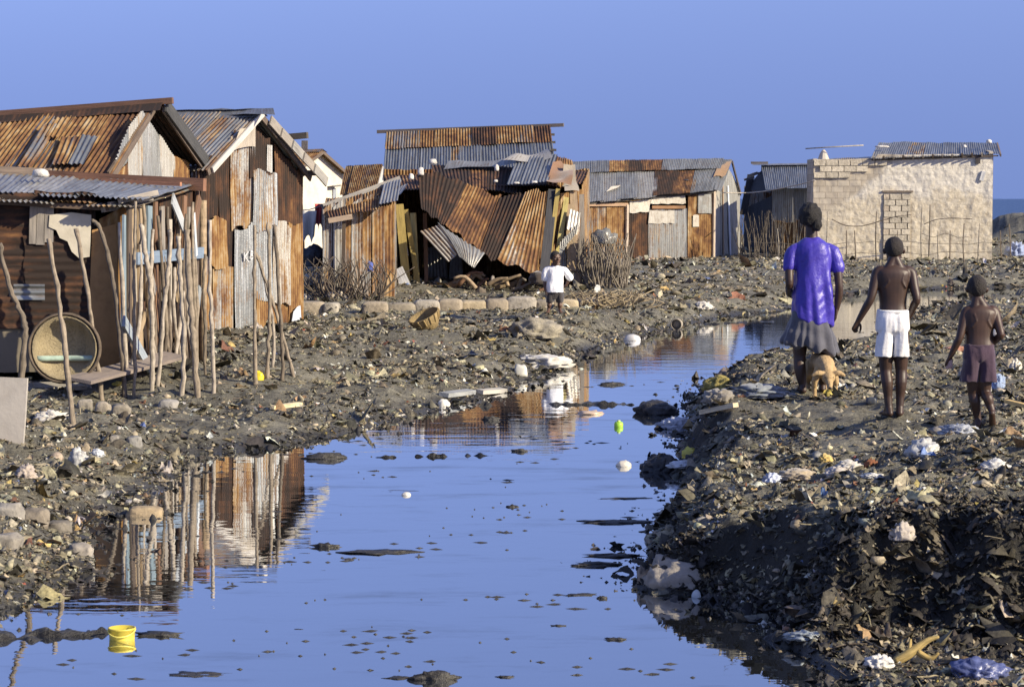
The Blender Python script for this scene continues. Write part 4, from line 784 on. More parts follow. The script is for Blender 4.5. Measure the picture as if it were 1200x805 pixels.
# ---------------------------------------------------------------- K: grey hut, L: block house
def hut_k():
    at_ = globals()['P3']; xy_ = globals()['xy']; vp_ = globals()['vplane']; z_ = globals()['zof']; SC_ = 1.36; P3 = lambda a, b, D: at_(a, b, D * SC_); at = P3; xy = lambda p, D: xy_(p, D * SC_); vplane = lambda a, A, b, B: vp_(a, A * SC_, b, B * SC_); zof = lambda p, D: z_(p, D * SC_)
    o = thing('tin_hut', (*xy(915, 66), .6), 'grey tin hut with a shade darkened side, tucked against the block house', 'hut')
    Fp = vplane(905, 64.0, 962, 63.4)
    for k, (x0, x1, ru, wh) in enumerate([(905, 918, .22, .2), (917, 930, .12, .25), (929, 943, .1, .1), (942, 962, .1, .15)]): pq(o, 'wall_sheet', Fp, rect(x0, x1, 219, 218, 264), ru, wh, off=.02 * (k % 2))
    for k, (x0, x1) in enumerate([(905, 920), (919, 934), (933, 948), (946, 962)]): pq(o, 'wall_sheet', Fp, rect(x0, x1, 258 + k % 2 * 3, 260, 310), .6 + .1 * (k % 2), .1, off=.04)
    e0, e1, r1, r0 = P3(897, 222, 63.6), P3(962, 219, 63.0), P3(962, 193, 65.2), P3(892, 194, 65.8)
    roof_row(o, e0, e1, r1, r0, [(1, .15), (1, .08), (1, .1), (1, .2), (.9, .1)], rows=5); roof_row(o, P3(892, 222, 68), P3(962, 219, 67.6), r1, r0, [(1, .2)] * 4, rows=4)
    sheet(o, 'ridge_cap', r0 + (-.35, -.2, 0), r1 + (0, -.2, 0), r1 + (0, .2, .06), r0 + (-.35, .2, .06), .2, .2, amp=.0)
    a, b, c = xy(905, 64), xy(872, 67.5), xy(962, 67); wall_fill(o, b, c, -.1, 2.8, 2.8, .8); wall_fill(o, c, xy(962, 63.4), -.1, 2.8, 2.8, .8)
    wall_fill(o, a, b, -.1, 2.4, 1.9, 1.0, mat=M['paint'], color=(.02, .022, .028), amp=.006)  # side wall coloured near black: its shade is put into the paint
    mesh('gable', [P3(903, 226, 64.2), P3(874, 222, 67.2), r0 + (.12, 0, -.06), P3(904, 226, 64.2), P3(875, 222, 67.2), r0 + (.15, 0, -.06)], [(0, 1, 2), (5, 4, 3), (0, 3, 4, 1), (1, 4, 5, 2), (2, 5, 3, 0)], M['paint'], o, color=(.03, .032, .04))  # gable triangle above it, shade likewise painted into the colour
    for p0, p1 in (((880, 191), (900, 191)), ((882, 204), (892, 203)), ((872, 211), (884, 208))): board(o, 'beam_end', P3(*p0, 65.6), P3(*p1, 65.6), .09, .08, (.10, .09, .09))
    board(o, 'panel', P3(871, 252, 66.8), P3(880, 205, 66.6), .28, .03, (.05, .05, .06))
    board(o, 'beam_end', P3(876, 207, 66), P3(888, 203, 66), .12, .05, (.36, .30, .22))
hut_k()
def house_l():
    at_ = globals()['P3']; xy_ = globals()['xy']; vp_ = globals()['vplane']; z_ = globals()['zof']; SC_ = 1.28; P3 = lambda a, b, D: at_(a, b, D * SC_); at = P3; xy = lambda p, D: xy_(p, D * SC_); vplane = lambda a, A, b, B: vp_(a, A * SC_, b, B * SC_); zof = lambda p, D: z_(p, D * SC_)
    A, B = xy(953, 62.6), xy(1163, 62.4); g = B - A; Lw = np.linalg.norm(g); gd = g / Lw; nd = np.array([-gd[1], gd[0]]); z0 = .0
    o = thing('block_house', (*((A + B) / 2 + nd * 1.6), .6), 'rough plastered block house with a bricked up window and a small tin roof', 'house')
    Fp = Plane([*A, 1], [gd[1], -gd[0], 0]); zt = zof(186, 62.4); zt2 = zof(180, 60.8); t = .18
    # front wall with a window opening, 14 mm lumps in the plaster, then the blocked up opening set back
    def uvz(p): return (np.dot(np.array(p[:2]) - A, gd), p[2])
    xs = np.linspace(0, Lw, 130); zs = np.linspace(z0, 1, 60) 
    win = [Fp.hit(1035, 226), Fp.hit(1068, 226), Fp.hit(1068, 303)]; wu0, wu1 = uvz(win[0])[0], uvz(win[1])[0]; wz1 = win[0][2]
    V = []; UV = []; n1 = len(xs)
    for k in np.linspace(0, 1, 60):
        for x in xs:
            top = (zt + (zt2 - zt) * sstep(.34, .36, x / Lw)) + .05 * float(vn(x * 1.6, 3.0, 5)); z = z0 + (top - z0) * k
            inw = wu0 < x < wu1 and z < wz1
            d = -.022 if inw else .03 * float(fbm(x * 3.4, z * 3.4, 3, 91)) + .02 * float(fbm(x * 11, z * 11, 2, 95))
            p = A + gd * x - nd * d; V.append((*p, z)); UV.append((x, z))
    Fc = [(j * n1 + i, j * n1 + i + 1, (j + 1) * n1 + i + 1, (j + 1) * n1 + i) for j in range(59) for i in range(n1 - 1)]
    mesh('front_wall', V, Fc, M['wall'], o, UV, True)
    # blocks filling the window
    r = 0; z = z0 + .02; bh = .205
    while z < wz1 - .05:
        x = wu0 + .02 + (0.21 if r % 2 else 0.0)
        if r % 2: 
            q = A + gd * (wu0 + .11) + nd * .0; board(o, 'block', [*q, z], [*q, z + bh - .02], .18, .10, (.50, .42, .31), Fp.n, mat=M['stone'])
        while x < wu1 - .12:
            bw = min(.40, wu1 - x - .02); q = A + gd * (x + bw / 2); cc = random.uniform(.85, 1.15)
            board(o, 'block', [*q, z], [*q, min(z + bh - .018, wz1 - .02)], bw - .018, .10, (.52 * cc, .46 * cc, .35 * cc), Fp.n, mat=M['stone']); x += .42
        z += bh; r += 1
    lt = Fp.hit(1034, 224.5, .03); rt = Fp.hit(1070, 224.5, .03); board(o, 'lintel', lt, rt, .06, .07, (.20, .16, .12), Fp.n, mat=M['stone'])
    def wall(name, a, b, z1a, z1b, m='wall'):
        d = (b - a) / np.linalg.norm(b - a); q = np.array([-d[1], d[0]]) * .14; L = np.linalg.norm(b - a)
        V = [(*a, z0), (*b, z0), (*b, z1b), (*a, z1a)]; V += [(p[0] + q[0], p[1] + q[1], p[2]) for p in V]
        mesh(name, V, [(3, 2, 1, 0), (4, 5, 6, 7), (0, 1, 5, 4), (1, 2, 6, 5), (2, 3, 7, 6), (3, 0, 4, 7)], M[m], o, [(0, z0), (L, z0), (L, z1b), (0, z1a)] * 2)
    Bn = B + gd * .015 + nd * .03; An = A + nd * .03 - gd * .01
    wall('side_wall', Bn, Bn + nd * 2.4, zt2 + .1, zt2 + .3); wall('side_wall', An + nd * 2.4, An, zt, zt); wall('back_wall', Bn + nd * 2.4, An + nd * 2.4, zt2, zt)
    # courses of bare blocks standing proud along the top of the plastered wall
    for row, (xa, xb) in enumerate([(954, 1028), (954, 1012), (954, 990)]):
        x = uvz(Fp.hit(xa, 200))[0] + (.2 if row % 2 else 0); x1 = uvz(Fp.hit(xb, 200))[0]; zz = zt - .24 - row * .215
        while x < x1:
            q = A + gd * (x + .2) - nd * .045; cc = random.uniform(.85, 1.15); board(o, 'block', [*q, zz], [*q, zz + .195], .40, .05, (.54 * cc, .475 * cc, .36 * cc), Fp.n, mat=M['stone']); x += .425
    # roof at the far end
    e0, e1, r1, r0 = P3(1020, 186, 62.44), P3(1172, 181, 62.30), P3(1167, 168, 64.2), P3(1030, 167, 64.6)
    roof_row(o, e0, e1, r1, r0, [(1, .35, .1), (1, .2), (1, .5), (1, .25), (1, .15), (1, .35), (1, .2)], rows=5, dent=.05)
    board(o, 'fascia', e0 + (.05, .06, -.05), e1 + (-.05, .06, -.05), .05, .03, (.09, .07, .06)); board(o, 'barge_board', e1 + (0.02, 0, -.04), r1 + (.05, 0, -.02), .09, .05, (.16, .12, .10), (1, 0, 0))
    roof_row(o, P3(955, 190, 62.66), P3(1024, 187, 62.56), P3(1024, 184, 65.2), P3(957, 187, 65.8), [(1, .4), (1, .5), (1, .3)], rows=4)
    board(o, 'gate_latch', Fp.hit(1146, 192, .05), Fp.hit(1146, 182, .05), .16, .06, (.06, .05, .05), Fp.n); board(o, 'vent', Fp.hit(1150, 212, .04), Fp.hit(1153, 201, .04), .14, .05, (.5, .5, .5), Fp.n)
    for w in range(12):
        x = 1024 + w * 11.5; board(o, 'rafter_end', Fp.hit(x, 187.5 - w * .4, .05), Fp.hit(x, 184 - w * .4, .30), .06, .06, random.choice([DARKW, GREY]))
    mesh('parapet_cone', *lathe_vf([(.0, 0), (.21, 0), (.20, .1), (.13, .3), (.05, .42), (0, .44)], 10, at(965, 190, 63.2))[:2], M['plaster'], o, color=(.50, .45, .37))
    tube(o, 'roof_pole', [P3(944, 174.5, 63.2), P3(975, 172.5, 63.0), P3(1012, 170.5, 62.9)], .022, (.36, .34, .30))
house_l()
for (x, y, D, s, n) in ((1159, 168, 80.6, (.2, .2, .17), 'white stone at the end of the block house roof'), (1130, 173, 80.2, (.16, .16, .12), 'smaller pale stone partway down the block house roof'), (1034, 173, 81, (.5, .2, .09), 'flat pale slab on the corner of the block house roof')):
    blob('stone', P3(x, y, D), s, (.58, .55, .50), M['stone'], n, 'stone', 'stones holding down tin roofs', blocky=.25, sub=2)
# ================================================================ PEOPLE AND DOG
def join(*vfs):
    V = []; Fc = []
    for v in vfs:
        n = len(V); V += [tuple(map(float, p)) for p in v[0]]; Fc += [tuple(int(i) + n for i in f) for f in v[1]]
    return V, Fc
def ball(c, r, sub=2):
    V, Fc = ico(sub); r = np.array(r if hasattr(r, '__len__') else (r,) * 3); return V * r + np.asarray(c, float), Fc
def limb(pts, rad, sides=12, sub=4):
    V, Fc, _ = tube_vf(pts, rad, sides, True, sub); return join((V, Fc), ball(pts[0], rad[0] * .99), ball(pts[-1], rad[-1] * .99))
def rings(R, seg=28):
    """R: (cx, cy, z, rx, ry) stacked ellipses"""
    V = []; Fc = []
    for cx, cy, z, rx, ry in R:
        for k in range(seg):
            a = 2 * math.pi * k / seg; ca, sa = math.cos(a), math.sin(a)
            V.append((cx + rx * math.copysign(abs(ca) ** .85, ca), cy + ry * math.copysign(abs(sa) ** .85, sa), z))
    n = len(R)
    for i in range(n - 1):
        for k in range(seg): Fc.append((i * seg + k, i * seg + (k + 1) % seg, (i + 1) * seg + (k + 1) % seg, (i + 1) * seg + k))
    Fc.append(tuple(range(seg))[::-1]); Fc.append(tuple((n - 1) * seg + k for k in range(seg))); return V, Fc
def smooth_rings(R, sub=5):
    R = np.array(R, float); out = []
    for i in range(len(R) - 1):
        a, b, c, d = R[max(i - 1, 0)], R[i], R[i + 1], R[min(i + 2, len(R) - 1)]
        for k in range(sub):
            t = k / sub; out.append(.5 * (2 * b + (c - a) * t + (2 * a - 5 * b + 4 * c - d) * t * t + (3 * b - a - 3 * c + d) * t ** 3))
    out.append(R[-1]); return [tuple(r) for r in out]
def remesh(name, vf, voxel, smooth=3, mat=None, disp=None):
    """one continuous surface out of overlapping closed shapes"""
    me = bpy.data.meshes.new(name + '_tmp'); me.from_pydata(vf[0], [], vf[1]); me.update()
    o = bpy.data.objects.new('tmp', me); COL.objects.link(o)
    r = o.modifiers.new('r', 'REMESH'); r.mode = 'VOXEL'; r.voxel_size = voxel
    s = o.modifiers.new('s', 'SMOOTH'); s.iterations = smooth; s.factor = .5
    dg = bpy.context.evaluated_depsgraph_get(); dg.update(); m2 = bpy.data.meshes.new_from_object(o.evaluated_get(dg)); bpy.data.objects.remove(o); bpy.data.meshes.remove(me)
    if disp is not None:
        n = len(m2.vertices); co = np.empty(n * 3); m2.vertices.foreach_get('co', co); no = np.empty(n * 3); m2.vertices.foreach_get('normal', no); co = co.reshape(-1, 3); no = no.reshape(-1, 3)
        co = co + no * disp(co)[:, None]; m2.vertices.foreach_set('co', co.ravel()); m2.update()
    m2.polygons.foreach_set('use_smooth', [True] * len(m2.polygons)); m2.name = name
    if mat: m2.materials.clear(); m2.materials.append(mat)
    return m2
def part(name, me, parent, color, label=None):
    o = link(bpy.data.objects.new(name, me)); o.parent = parent; o.color = (*color, 1); ORG[o.name] = ORG[parent.name]
    if label: o['label'] = label
    return o
def unit(v): v = np.asarray(v, float); return v / np.linalg.norm(v)
def hand(wrist, d, n, t, s=1.0, curl=.5):
    """palm, four fingers that curl towards n, thumb on the side t"""
    w = np.asarray(wrist, float); d, n = unit(d), unit(n); t = unit(np.asarray(t) - np.dot(t, d) * d); out = []
    for k, (off, ln, a) in enumerate(((.030, .068, .0), (.010, .078, .1), (-.010, .072, .2), (-.029, .056, .3))):
        kn = w + d * (.088 - .006 * abs(k - 1)) * s + t * off * s
        out.append(limb([w + t * off * .5 * s, (w + kn) / 2 + t * off * .15 * s, kn], [.016 * s, .0155 * s, .0115 * s], 8, 2))
        p = kn; ang = curl * .5 + a * .3; pts = [kn]
        for f in (.45, .32, .25):
            dd = d * math.cos(ang) + n * math.sin(ang); p = p + dd * ln * f * s; pts.append(p); ang += curl * .8
        out.append(limb(pts, [.0105 * s, .0095 * s, .0088 * s, .0075 * s], 8, 2))
    b = w + d * .022 * s + t * .020 * s; out.append(limb([b, b + (d * .55 + t * .75 + n * .25) * .038 * s, b + (d * .95 + t * .65 + n * .5) * .066 * s, b + (d * 1.25 + t * .45 + n * .75) * .082 * s], [.014 * s, .0125 * s, .0105 * s, .0085 * s], 8, 2))
    return join(*out)
def foot(ank, yaw, s=1.0, lift=0.0, side=1):
    """foot on the ground under the ankle, toes towards yaw (0 = away from the viewer)"""
    a = np.asarray(ank, float); f = np.array([math.sin(yaw), math.cos(yaw), 0]); x = np.array([f[1], -f[0], 0]); up = np.array([0, 0, 1.0])
    heel = a - f * .035 * s - up * (a[2] - .03 * s - lift); ball_ = a + f * .125 * s - up * (a[2] - .022 * s)
    out = [limb([a, heel], [.034 * s, .030 * s], 10, 2), limb([a + f * .01, a + f * .06 * s - up * (a[2] * .45), ball_], [.034 * s, .033 * s, .026 * s], 10, 3), limb([heel, ball_ + x * .012 * s], [.030 * s, .027 * s], 10, 3), limb([heel, ball_ - x * .014 * s], [.028 * s, .025 * s], 10, 3)]
    for k, (o, l, r) in enumerate(((-.030, .050, .0125), (-.012, .052, .0095), (.003, .048, .009), (.017, .042, .0085), (.030, .034, .008))):
        b = ball_ + x * o * -side * s; out.append(limb([b, b + f * l * s - up * .010 * s], [r * 1.2 * s, r * s], 8, 2))
    return join(*out)
def head(c, hh, yaw=0.0, nod=0.0):
    """skull, jaw, nose, lips, brow and ears; c = middle of the head, hh = chin to crown; faces +y at yaw 0"""
    B = [ball((0, -.05, .11), (.335, .42, .39), 3), ball((0, .10, -.12), (.265, .29, .37), 3), ball((0, .28, -.40), (.12, .11, .09)), limb([(-.16, .345, .085), (.16, .345, .085)], [.055, .055]),
         limb([(0, .36, .06), (0, .45, -.07), (0, .455, -.10)], [.035, .06, .055]), ball((-.055, .40, -.105), .042), ball((.055, .40, -.105), .042), limb([(-.10, .345, -.225), (0, .395, -.205), (.10, .345, -.225)], [.032, .045, .032]), limb([(-.09, .345, -.265), (0, .39, -.27), (.09, .345, -.265)], [.03, .048, .03]),
         ball((-.18, .26, -.07), (.09, .09, .09)), ball((.18, .26, -.07), (.09, .09, .09))]
    for s in (-1, 1): B += [limb([(s * .335, -.03, .06), (s * .375, -.06, .03), (s * .365, -.045, -.05), (s * .335, -.01, -.10)], [.03, .045, .04, .03])]
    V, Fc = join(*B); return tf(V, c, hh, yaw, nod), Fc
def tf(V, c, s, yaw, nod):
    Rm = np.array(Matrix.Rotation(-yaw, 3, 'Z') @ Matrix.Rotation(-nod, 3, 'X')); return (np.array(V) * s) @ Rm.T + np.asarray(c)
def hair_cap(c, hh, yaw, nod, grow=1.05, line=-.10, seed=1, curl=.02, freq=9):
    V, Fc = ico(4); W = V * np.array([.335, .42, .39]) * grow + np.array([0, -.05, .11])
    W = np.array([w * (1 + curl * noise.noise(Vector(w) * freq + Vector((seed, 0, 0)))) for w in W]); keep = W[:, 2] > line + .95 * np.maximum(W[:, 1] + .02, 0) - .75 * np.maximum(-W[:, 1] - .04, 0)
    Fk = [f for f in Fc if keep[list(f)].all()]; used = sorted({i for f in Fk for i in f}); mp = {u: i for i, u in enumerate(used)}; top = W[used]; inn = top * .93 + np.array([0, -.004, .008]); n = len(top)
    F1 = [tuple(mp[i] for i in f) for f in Fk]; ed = {}
    for f in F1:
        for i in range(3): ed[(f[i], f[(i + 1) % 3])] = 1
    F2 = [tuple(i + n for i in f[::-1]) for f in F1] + [(a, a + n, b + n, b) for (a, b) in ed if (b, a) not in ed]
    return tf(np.concatenate([top, inn]), c, hh, yaw, nod), F1 + F2
def add_face(o, c, hh, yaw, nod):
    for s in (-1, 1):
        V, Fc = ball((s * .15, .322, .015), (.055, .05, .040), 2); e = mesh('eye', tf(V, ORG[o.name] + c, hh, yaw, nod), Fc, M['plastic'], o, None, True, (.32, .29, .26))
        V, Fc = ball((s * .15, .362, .015), (.025, .016, .028), 2); mesh('iris', tf(V, ORG[o.name] + c, hh, yaw, nod), Fc, M['plastic'], e, None, True, (.01, .008, .006))
SKIN = (.046, .0255, .0175)
def wr(amp, fx, fz, seed, gather=None):
    def f(co):
        a = np.array([noise.noise(Vector((p[0] * fx + seed, p[1] * fx, p[2] * fz))) + .5 * noise.noise(Vector((p[0] * fx * 2.2, p[1] * fx * 2.2 + seed, p[2] * fz * 2))) for p in co]) * amp
        return a if gather is None else a * gather(co)
    return f
def foot_of(px, py): return ground_at(px, py)
def S(py, base, D, cx=None): return (base - py) * D / FP
# ---- the woman
def woman():
    g = foot_of(948, 461); D = g[1]; k = D / FP
    o = thing('person', g, 'person in a shiny violet blouse and grey skirt walking away beside the dog', 'person'); X = lambda px: (px - 948) * k; Z = lambda py: (462 - py) * k
    sh = Z(287); hc = np.array([X(948), .02, Z(257)]); hh = .225
    b = [rings(smooth_rings([(X(949), 0, Z(402), .15, .12), (X(949), 0, Z(380), .17, .125), (X(950), .01, Z(350), .135, .10), (X(950), .01, Z(320), .15, .105), (X(951), .0, Z(298), .165, .10), (X(951), -.01, Z(288), .13, .085), (X(950), 0, Z(280), .06, .06)])),
         limb([(X(950), -.01, Z(290)), (X(949), .01, Z(262))], [.058, .052]), head(hc, hh, .25, .1)]
    # right arm hangs, left arm bent in front
    Sr, El, Wr = np.array([X(974.5), -.01, Z(297)]), np.array([X(981), -.05, Z(333)]), np.array([X(979), -.02, Z(364)])
    b += [limb([(X(965), 0, Z(294)), Sr, (Sr + El) / 2 + (.012, 0, 0), El, (El * .6 + Wr * .4) + (.01, 0, 0), Wr], [.048, .047, .041, .036, .037, .024]), hand(Wr, (-.12, .1, -1), (-.9, .2, 0), (0, 1, 0), .95, .55)]
    Sl, El2, Wl = np.array([X(926.5), -.01, Z(298)]), np.array([X(923), -.07, Z(333)]), np.array([X(925), .13, Z(346)])
    b += [limb([(X(936), 0, Z(294)), Sl, (Sl + El2) / 2 + (-.012, 0, 0), El2, (El2 * .6 + Wl * .4), Wl], [.048, .047, .041, .036, .036, .024]), hand(Wl, (.5, .8, -.1), (.5, -.5, -.6), (0, .3, 1), .95, .7)]
    for hx, kx, ax, ky, ay, s in ((938, 937, 940, .02, -.02, -1), (962, 966, 966, .06, .12, 1)):
        b += [limb([(X(hx), 0, Z(385)), (X(kx), ky, Z(418)), (X(kx) + .0, ky - .035, Z(434)), (X(ax), ay, .075)], [.088, .056, .054, .034]), foot((X(ax), ay, .075), .12 * s, 1.0, 0, s)]
    part('body', remesh('body', join(*b), .0065, 3, M['skin']), o, SKIN); add_face(o, hc, hh, .25, .1)
    V, Fc = join(hair_cap(hc + np.array([0, -.01, .0]), hh, .25, .1, 1.36, -.16, 3, .12, 8)); h = mesh('hair', V + ORG[o.name], Fc, M['hair'], o, None, True, (.012, .010, .009))
    V, Fc = blob_vf((.085, .09, .10), 4.2, 3, .2, .1, 3, -1); mesh('bun', V + ORG[o.name] + np.array([X(954.5), -.085, Z(272)]), Fc, M['hair'], h, None, True, (.012, .010, .009))
    # blouse: falls loose from the shoulders with puffed sleeves
    t = smooth_rings([(X(951), 0, Z(381), .182, .155), (X(951), 0, Z(370), .182, .155), (X(951), 0, Z(347), .174, .15), (X(951), 0, Z(322), .164, .138), (X(951), 0.005, Z(303), .170, .136), (X(951), .0, Z(293), .160, .122), (X(951), -.0, Z(286), .135, .104), (X(950), -.005, Z(279), .066, .064)])
    bl = join(rings(t), limb([(X(964), 0, Z(291.5)), (X(974.5), -.01, Z(296)), (X(980), -.03, Z(316))], [.056, .060, .058]), limb([(X(938), 0, Z(291.5)), (X(926.5), -.01, Z(297)), (X(923), -.03, Z(314))], [.056, .060, .058]))
    def fold(co):
        z = co[:, 2]; low = 1 - np.clip((z - Z(345)) / .45, 0, 1); a = np.array([noise.noise(Vector((p[0] * 11 + 3, p[1] * 11, p[2] * 2.2 + p[0] * 3))) for p in co]); c = np.array([noise.noise(Vector((p[0] * 7, p[1] * 7 + 5, p[2] * 15 - p[0] * 13))) for p in co])
        return a * (.008 + .020 * low) + c * .007 + .010 * low * np.sin(np.arctan2(co[:, 1], co[:, 0] - X(950)) * 6 + 2 * a + z * 5)
    me = remesh('blouse', bl, .0075, 3, M['satin'], fold); n = len(me.vertices); co = np.empty(n * 3); me.vertices.foreach_get('co', co); co = co.reshape(-1, 3); th = np.arctan2(co[:, 1], co[:, 0] - X(950)); lw_ = np.clip((Z(350) - co[:, 2]) / .25, 0, 1)
    co[:, 2] += lw_ * (.10 * np.clip((X(945) - co[:, 0]) / .2, 0, 1) + .007 * np.sin(th * 5) - .02 * np.sin(th + .4)); me.vertices.foreach_set('co', co.ravel()); me.update(); part('blouse', me, o, (.046, .030, .33))
    sk = smooth_rings([(X(949), .02, Z(409), .232, .20), (X(948), .01, Z(395), .214, .185), (X(948), 0, Z(380), .19, .155), (X(949), 0, Z(365), .16, .13)])
    def pleat(co):
        th = np.arctan2(co[:, 1], co[:, 0] - X(948)); low = np.clip((Z(370) - co[:, 2]) / .3, 0, 1); return low * (.012 * np.sin(th * 7 + 1.6 * np.sin(th * 2 + 1)) + .010 * np.sin(th * 15 + 2 * np.sin(th * 3))) + .004 * np.sin(co[:, 2] * 40 + th * 3)
    me = remesh('skirt', join(rings(sk)), .008, 2, M['cloth'], pleat); n = len(me.vertices); co = np.empty(n * 3); me.vertices.foreach_get('co', co); co = co.reshape(-1, 3); lw_ = np.clip((Z(385) - co[:, 2]) / .16, 0, 1); co[:, 2] -= lw_ * (.22 * (co[:, 0] - X(950)) + .012 * np.sin(co[:, 0] * 45)); co[:, 0] += lw_ * .10 * (co[:, 0] - X(950)); me.vertices.foreach_set('co', co.ravel()); me.update(); part('skirt', me, o, (.075, .075, .092))
woman()
def child(o, g, D, x0, y0, J, hh, yaw, nod, skin, widths, shorts, hands, cap=1.035):
    k = D / FP; X = lambda px: (px - x0) * k; Z = lambda py: (y0 - py) * k; q = lambda p: np.array([X(p[0]), p[2] if len(p) > 2 else 0.0, Z(p[1])])
    hc = q(J['head']); b = [rings(smooth_rings([(X(x), y, Z(py), rx, ry) for x, py, y, rx, ry in J['torso']])), limb([q(J['neck0']), q(J['neck1'])], [widths['neck'], widths['neck'] * .92]), head(hc, hh, yaw, nod)]
    b += [limb([q(J['neck1']) + np.array([0, -.01, .0]), (q(J['neck0']) * .5 + q(a[0]) * .5) + np.array([0, -.012, .012]), q(a[0])], [widths['neck'] * .8, .036, .034]) for a in J['arms']]
    for sx in J['blades']: sg = 1 if sx[0] > J['neck0'][0] else -1; c_ = q(sx); b.append(limb([c_ + np.array([sg * .006, .004, .05]), c_ + np.array([-sg * .008, .001, .0]), c_ + np.array([sg * .02, .006, -.045])], [.012, .015, .010], 8))
    for a, hd in zip(J['arms'], hands):
        P = [q(p) for p in a]; w = widths['arm']; b += [limb([P[0], P[1], (P[1] + P[2]) / 2, P[2], P[2] * .65 + P[3] * .35, P[3]], [w * 1.15, w * 1.12, w, w * .82, w * .84, w * .58]), hand(P[3], *hd)]
    for a, f in zip(J['legs'], J['feet']):
        P = [q(p) for p in a]; w = widths['leg']; b += [limb([P[0], (P[0] + P[1]) / 2, P[1], P[1] * .68 + P[2] * .32 + np.array([0, -.016, 0]), P[1] * .3 + P[2] * .7, P[2]], [w * 1.12, w, w * .72, w * .72, w * .54, w * .46]), foot(P[2], *f) if len(f) < 5 else tiptoe(P[2], *f[:2])]
    part('body', remesh('body', join(*b), .0055, 3, M['skin']), o, skin); add_face(o, hc, hh, yaw, nod)
    if cap: V, Fc = hair_cap(hc, hh, yaw, nod, cap, -.12, 2, .012, 25); mesh('hair', V + ORG[o.name], Fc, M['hair'], o, None, True, (.022, .016, .013))
    if shorts:
        T, Ls, col, seed, nm = shorts; R_ = [(X(x), y, Z(py), rx, ry) for x, py, y, rx, ry in T]; parts_ = [rings(smooth_rings(R_))]
        for l in Ls:
            P = [q(p) for p in l[0]]; parts_.append(rings(smooth_rings([(P[1][0], P[1][1], P[1][2], l[2], l[2] * 1.3), (P[1][0] * .7 + P[0][0] * .3, P[1][1] * .6, P[1][2] * .6 + P[0][2] * .4, (l[1] + l[2]) / 2, l[1] * 1.42), (P[0][0], P[0][1], P[0][2], l[1], l[1] * 1.5), (P[0][0], P[0][1], P[0][2] + .08, l[1] * .9, l[1] * 1.35)])))
        zb = min(q(p)[2] for l in Ls for p in l[0])
        V, Fc = join(*parts_)
        me = remesh(nm, (V, Fc), .006, 2, M['cloth'], wr(.010, 14, 5, seed)); n = len(me.vertices); co = np.empty(n * 3); me.vertices.foreach_get('co', co); co = co.reshape(-1, 3); co[:, 2] = np.maximum(co[:, 2], zb + .006 * np.sin(co[:, 0] * 60)); me.vertices.foreach_set('co', co.ravel()); me.update()
        s = part(nm, me, o, col); zt = Z(T[-1][1]); x_, y_, rx, ry = X(T[-1][0]), T[-1][2], T[-1][3], T[-1][4]
        V, Fc = rings([(x_, y_, zt - .026, rx + .004, ry + .004), (x_, y_, zt - .004, rx + .005, ry + .005), (x_, y_, zt + .002, rx - .004, ry - .004)], 32); mesh('waistband', np.array(V) + ORG[o.name], Fc, M['cloth'], s, None, True, tuple(c * .93 for c in col))
def tiptoe(ank, yaw, s=1.0):
    a = np.asarray(ank, float); f = np.array([math.sin(yaw), math.cos(yaw), 0]); x = np.array([f[1], -f[0], 0]); b = np.array([a[0], a[1], .018]) + f * .075 * s; heel = a + np.array([0, 0, -.022 * s]) - f * .035 * s
    out = [limb([a, heel], [.030 * s, .027 * s], 10, 2), limb([heel, b], [.028 * s, .026 * s], 10, 3), limb([a, b], [.030 * s, .026 * s], 10, 3), limb([heel + x * .006, b + x * .018 * s], [.024 * s, .022 * s], 10, 2)]
    for k, (o_, l, r) in enumerate(((-.026, .045, .011), (-.011, .046, .009), (.002, .043, .0085), (.015, .038, .008), (.027, .03, .0075))): c = b + x * o_ * s; out.append(limb([c, c + f * l * s + np.array([0, 0, -.006])], [r * 1.2 * s, r * s], 8, 2))
    return join(*out)
def boy_white():
    g = foot_of(1046, 488); D = g[1]; k = D / FP
    o = thing('person', g, 'bare chested boy in white shorts walking away behind the woman', 'person')
    J = dict(head=(1046, 294, .02), neck0=(1046, 316, -.005), neck1=(1046, 300, .01),
        torso=[(1045, 385, 0, .10, .085), (1045, 370, 0, .105, .082), (1045, 356, .005, .098, .074), (1045, 338, .005, .115, .080), (1045, 325, 0, .128, .080), (1045, 317, -.008, .120, .066), (1045, 311, -.005, .05, .045)], blades=[(1037, 329, -.066), (1055, 329, -.066)],
        arms=[[(1031, 317, 0), (1026, 320, 0), (1018, 350, -.03), (1005, 376, .02)], [(1060, 317, 0), (1066, 320, 0), (1071, 350, -.06), (1066, 371, .06)]],
        legs=[[(1037, 385, 0), (1038, 434, .02), (1041, 477, -.02)], [(1054, 385, 0), (1056, 434, .02), (1054, 478, -.01)]], feet=[(-.12, .86, 0, -1), (.15, .86, 0, 1)])
    J['legs'] = [[p if i < 2 else (p[0], 488 - .068 / k, p[2]) for i, p in enumerate(l)] for l in J['legs']]
    T = [(1045, 393, 0, .08, .06), (1045, 387, 0, .130, .098), (1045, 374, 0, .126, .102), (1045, 363, .003, .114, .088)]
    child(o, g, D, 1046, 488, J, .208, .1, .25, SKIN, dict(neck=.044, arm=.037, leg=.062), (T, [([(1036.5, 387, 0), (1034.6, 418, .01)], .060, .063), ([(1054, 387, 0), (1055.4, 418, .01)], .060, .063)], (.80, .79, .78), 3, 'shorts'),
        [((-.35, .25, -.9), (.5, .8, .2), (.6, .3, .2), .82, .95), ((-.2, .6, -.7), (-.9, .2, 0), (0, .8, .3), .82, .6)])
boy_white()
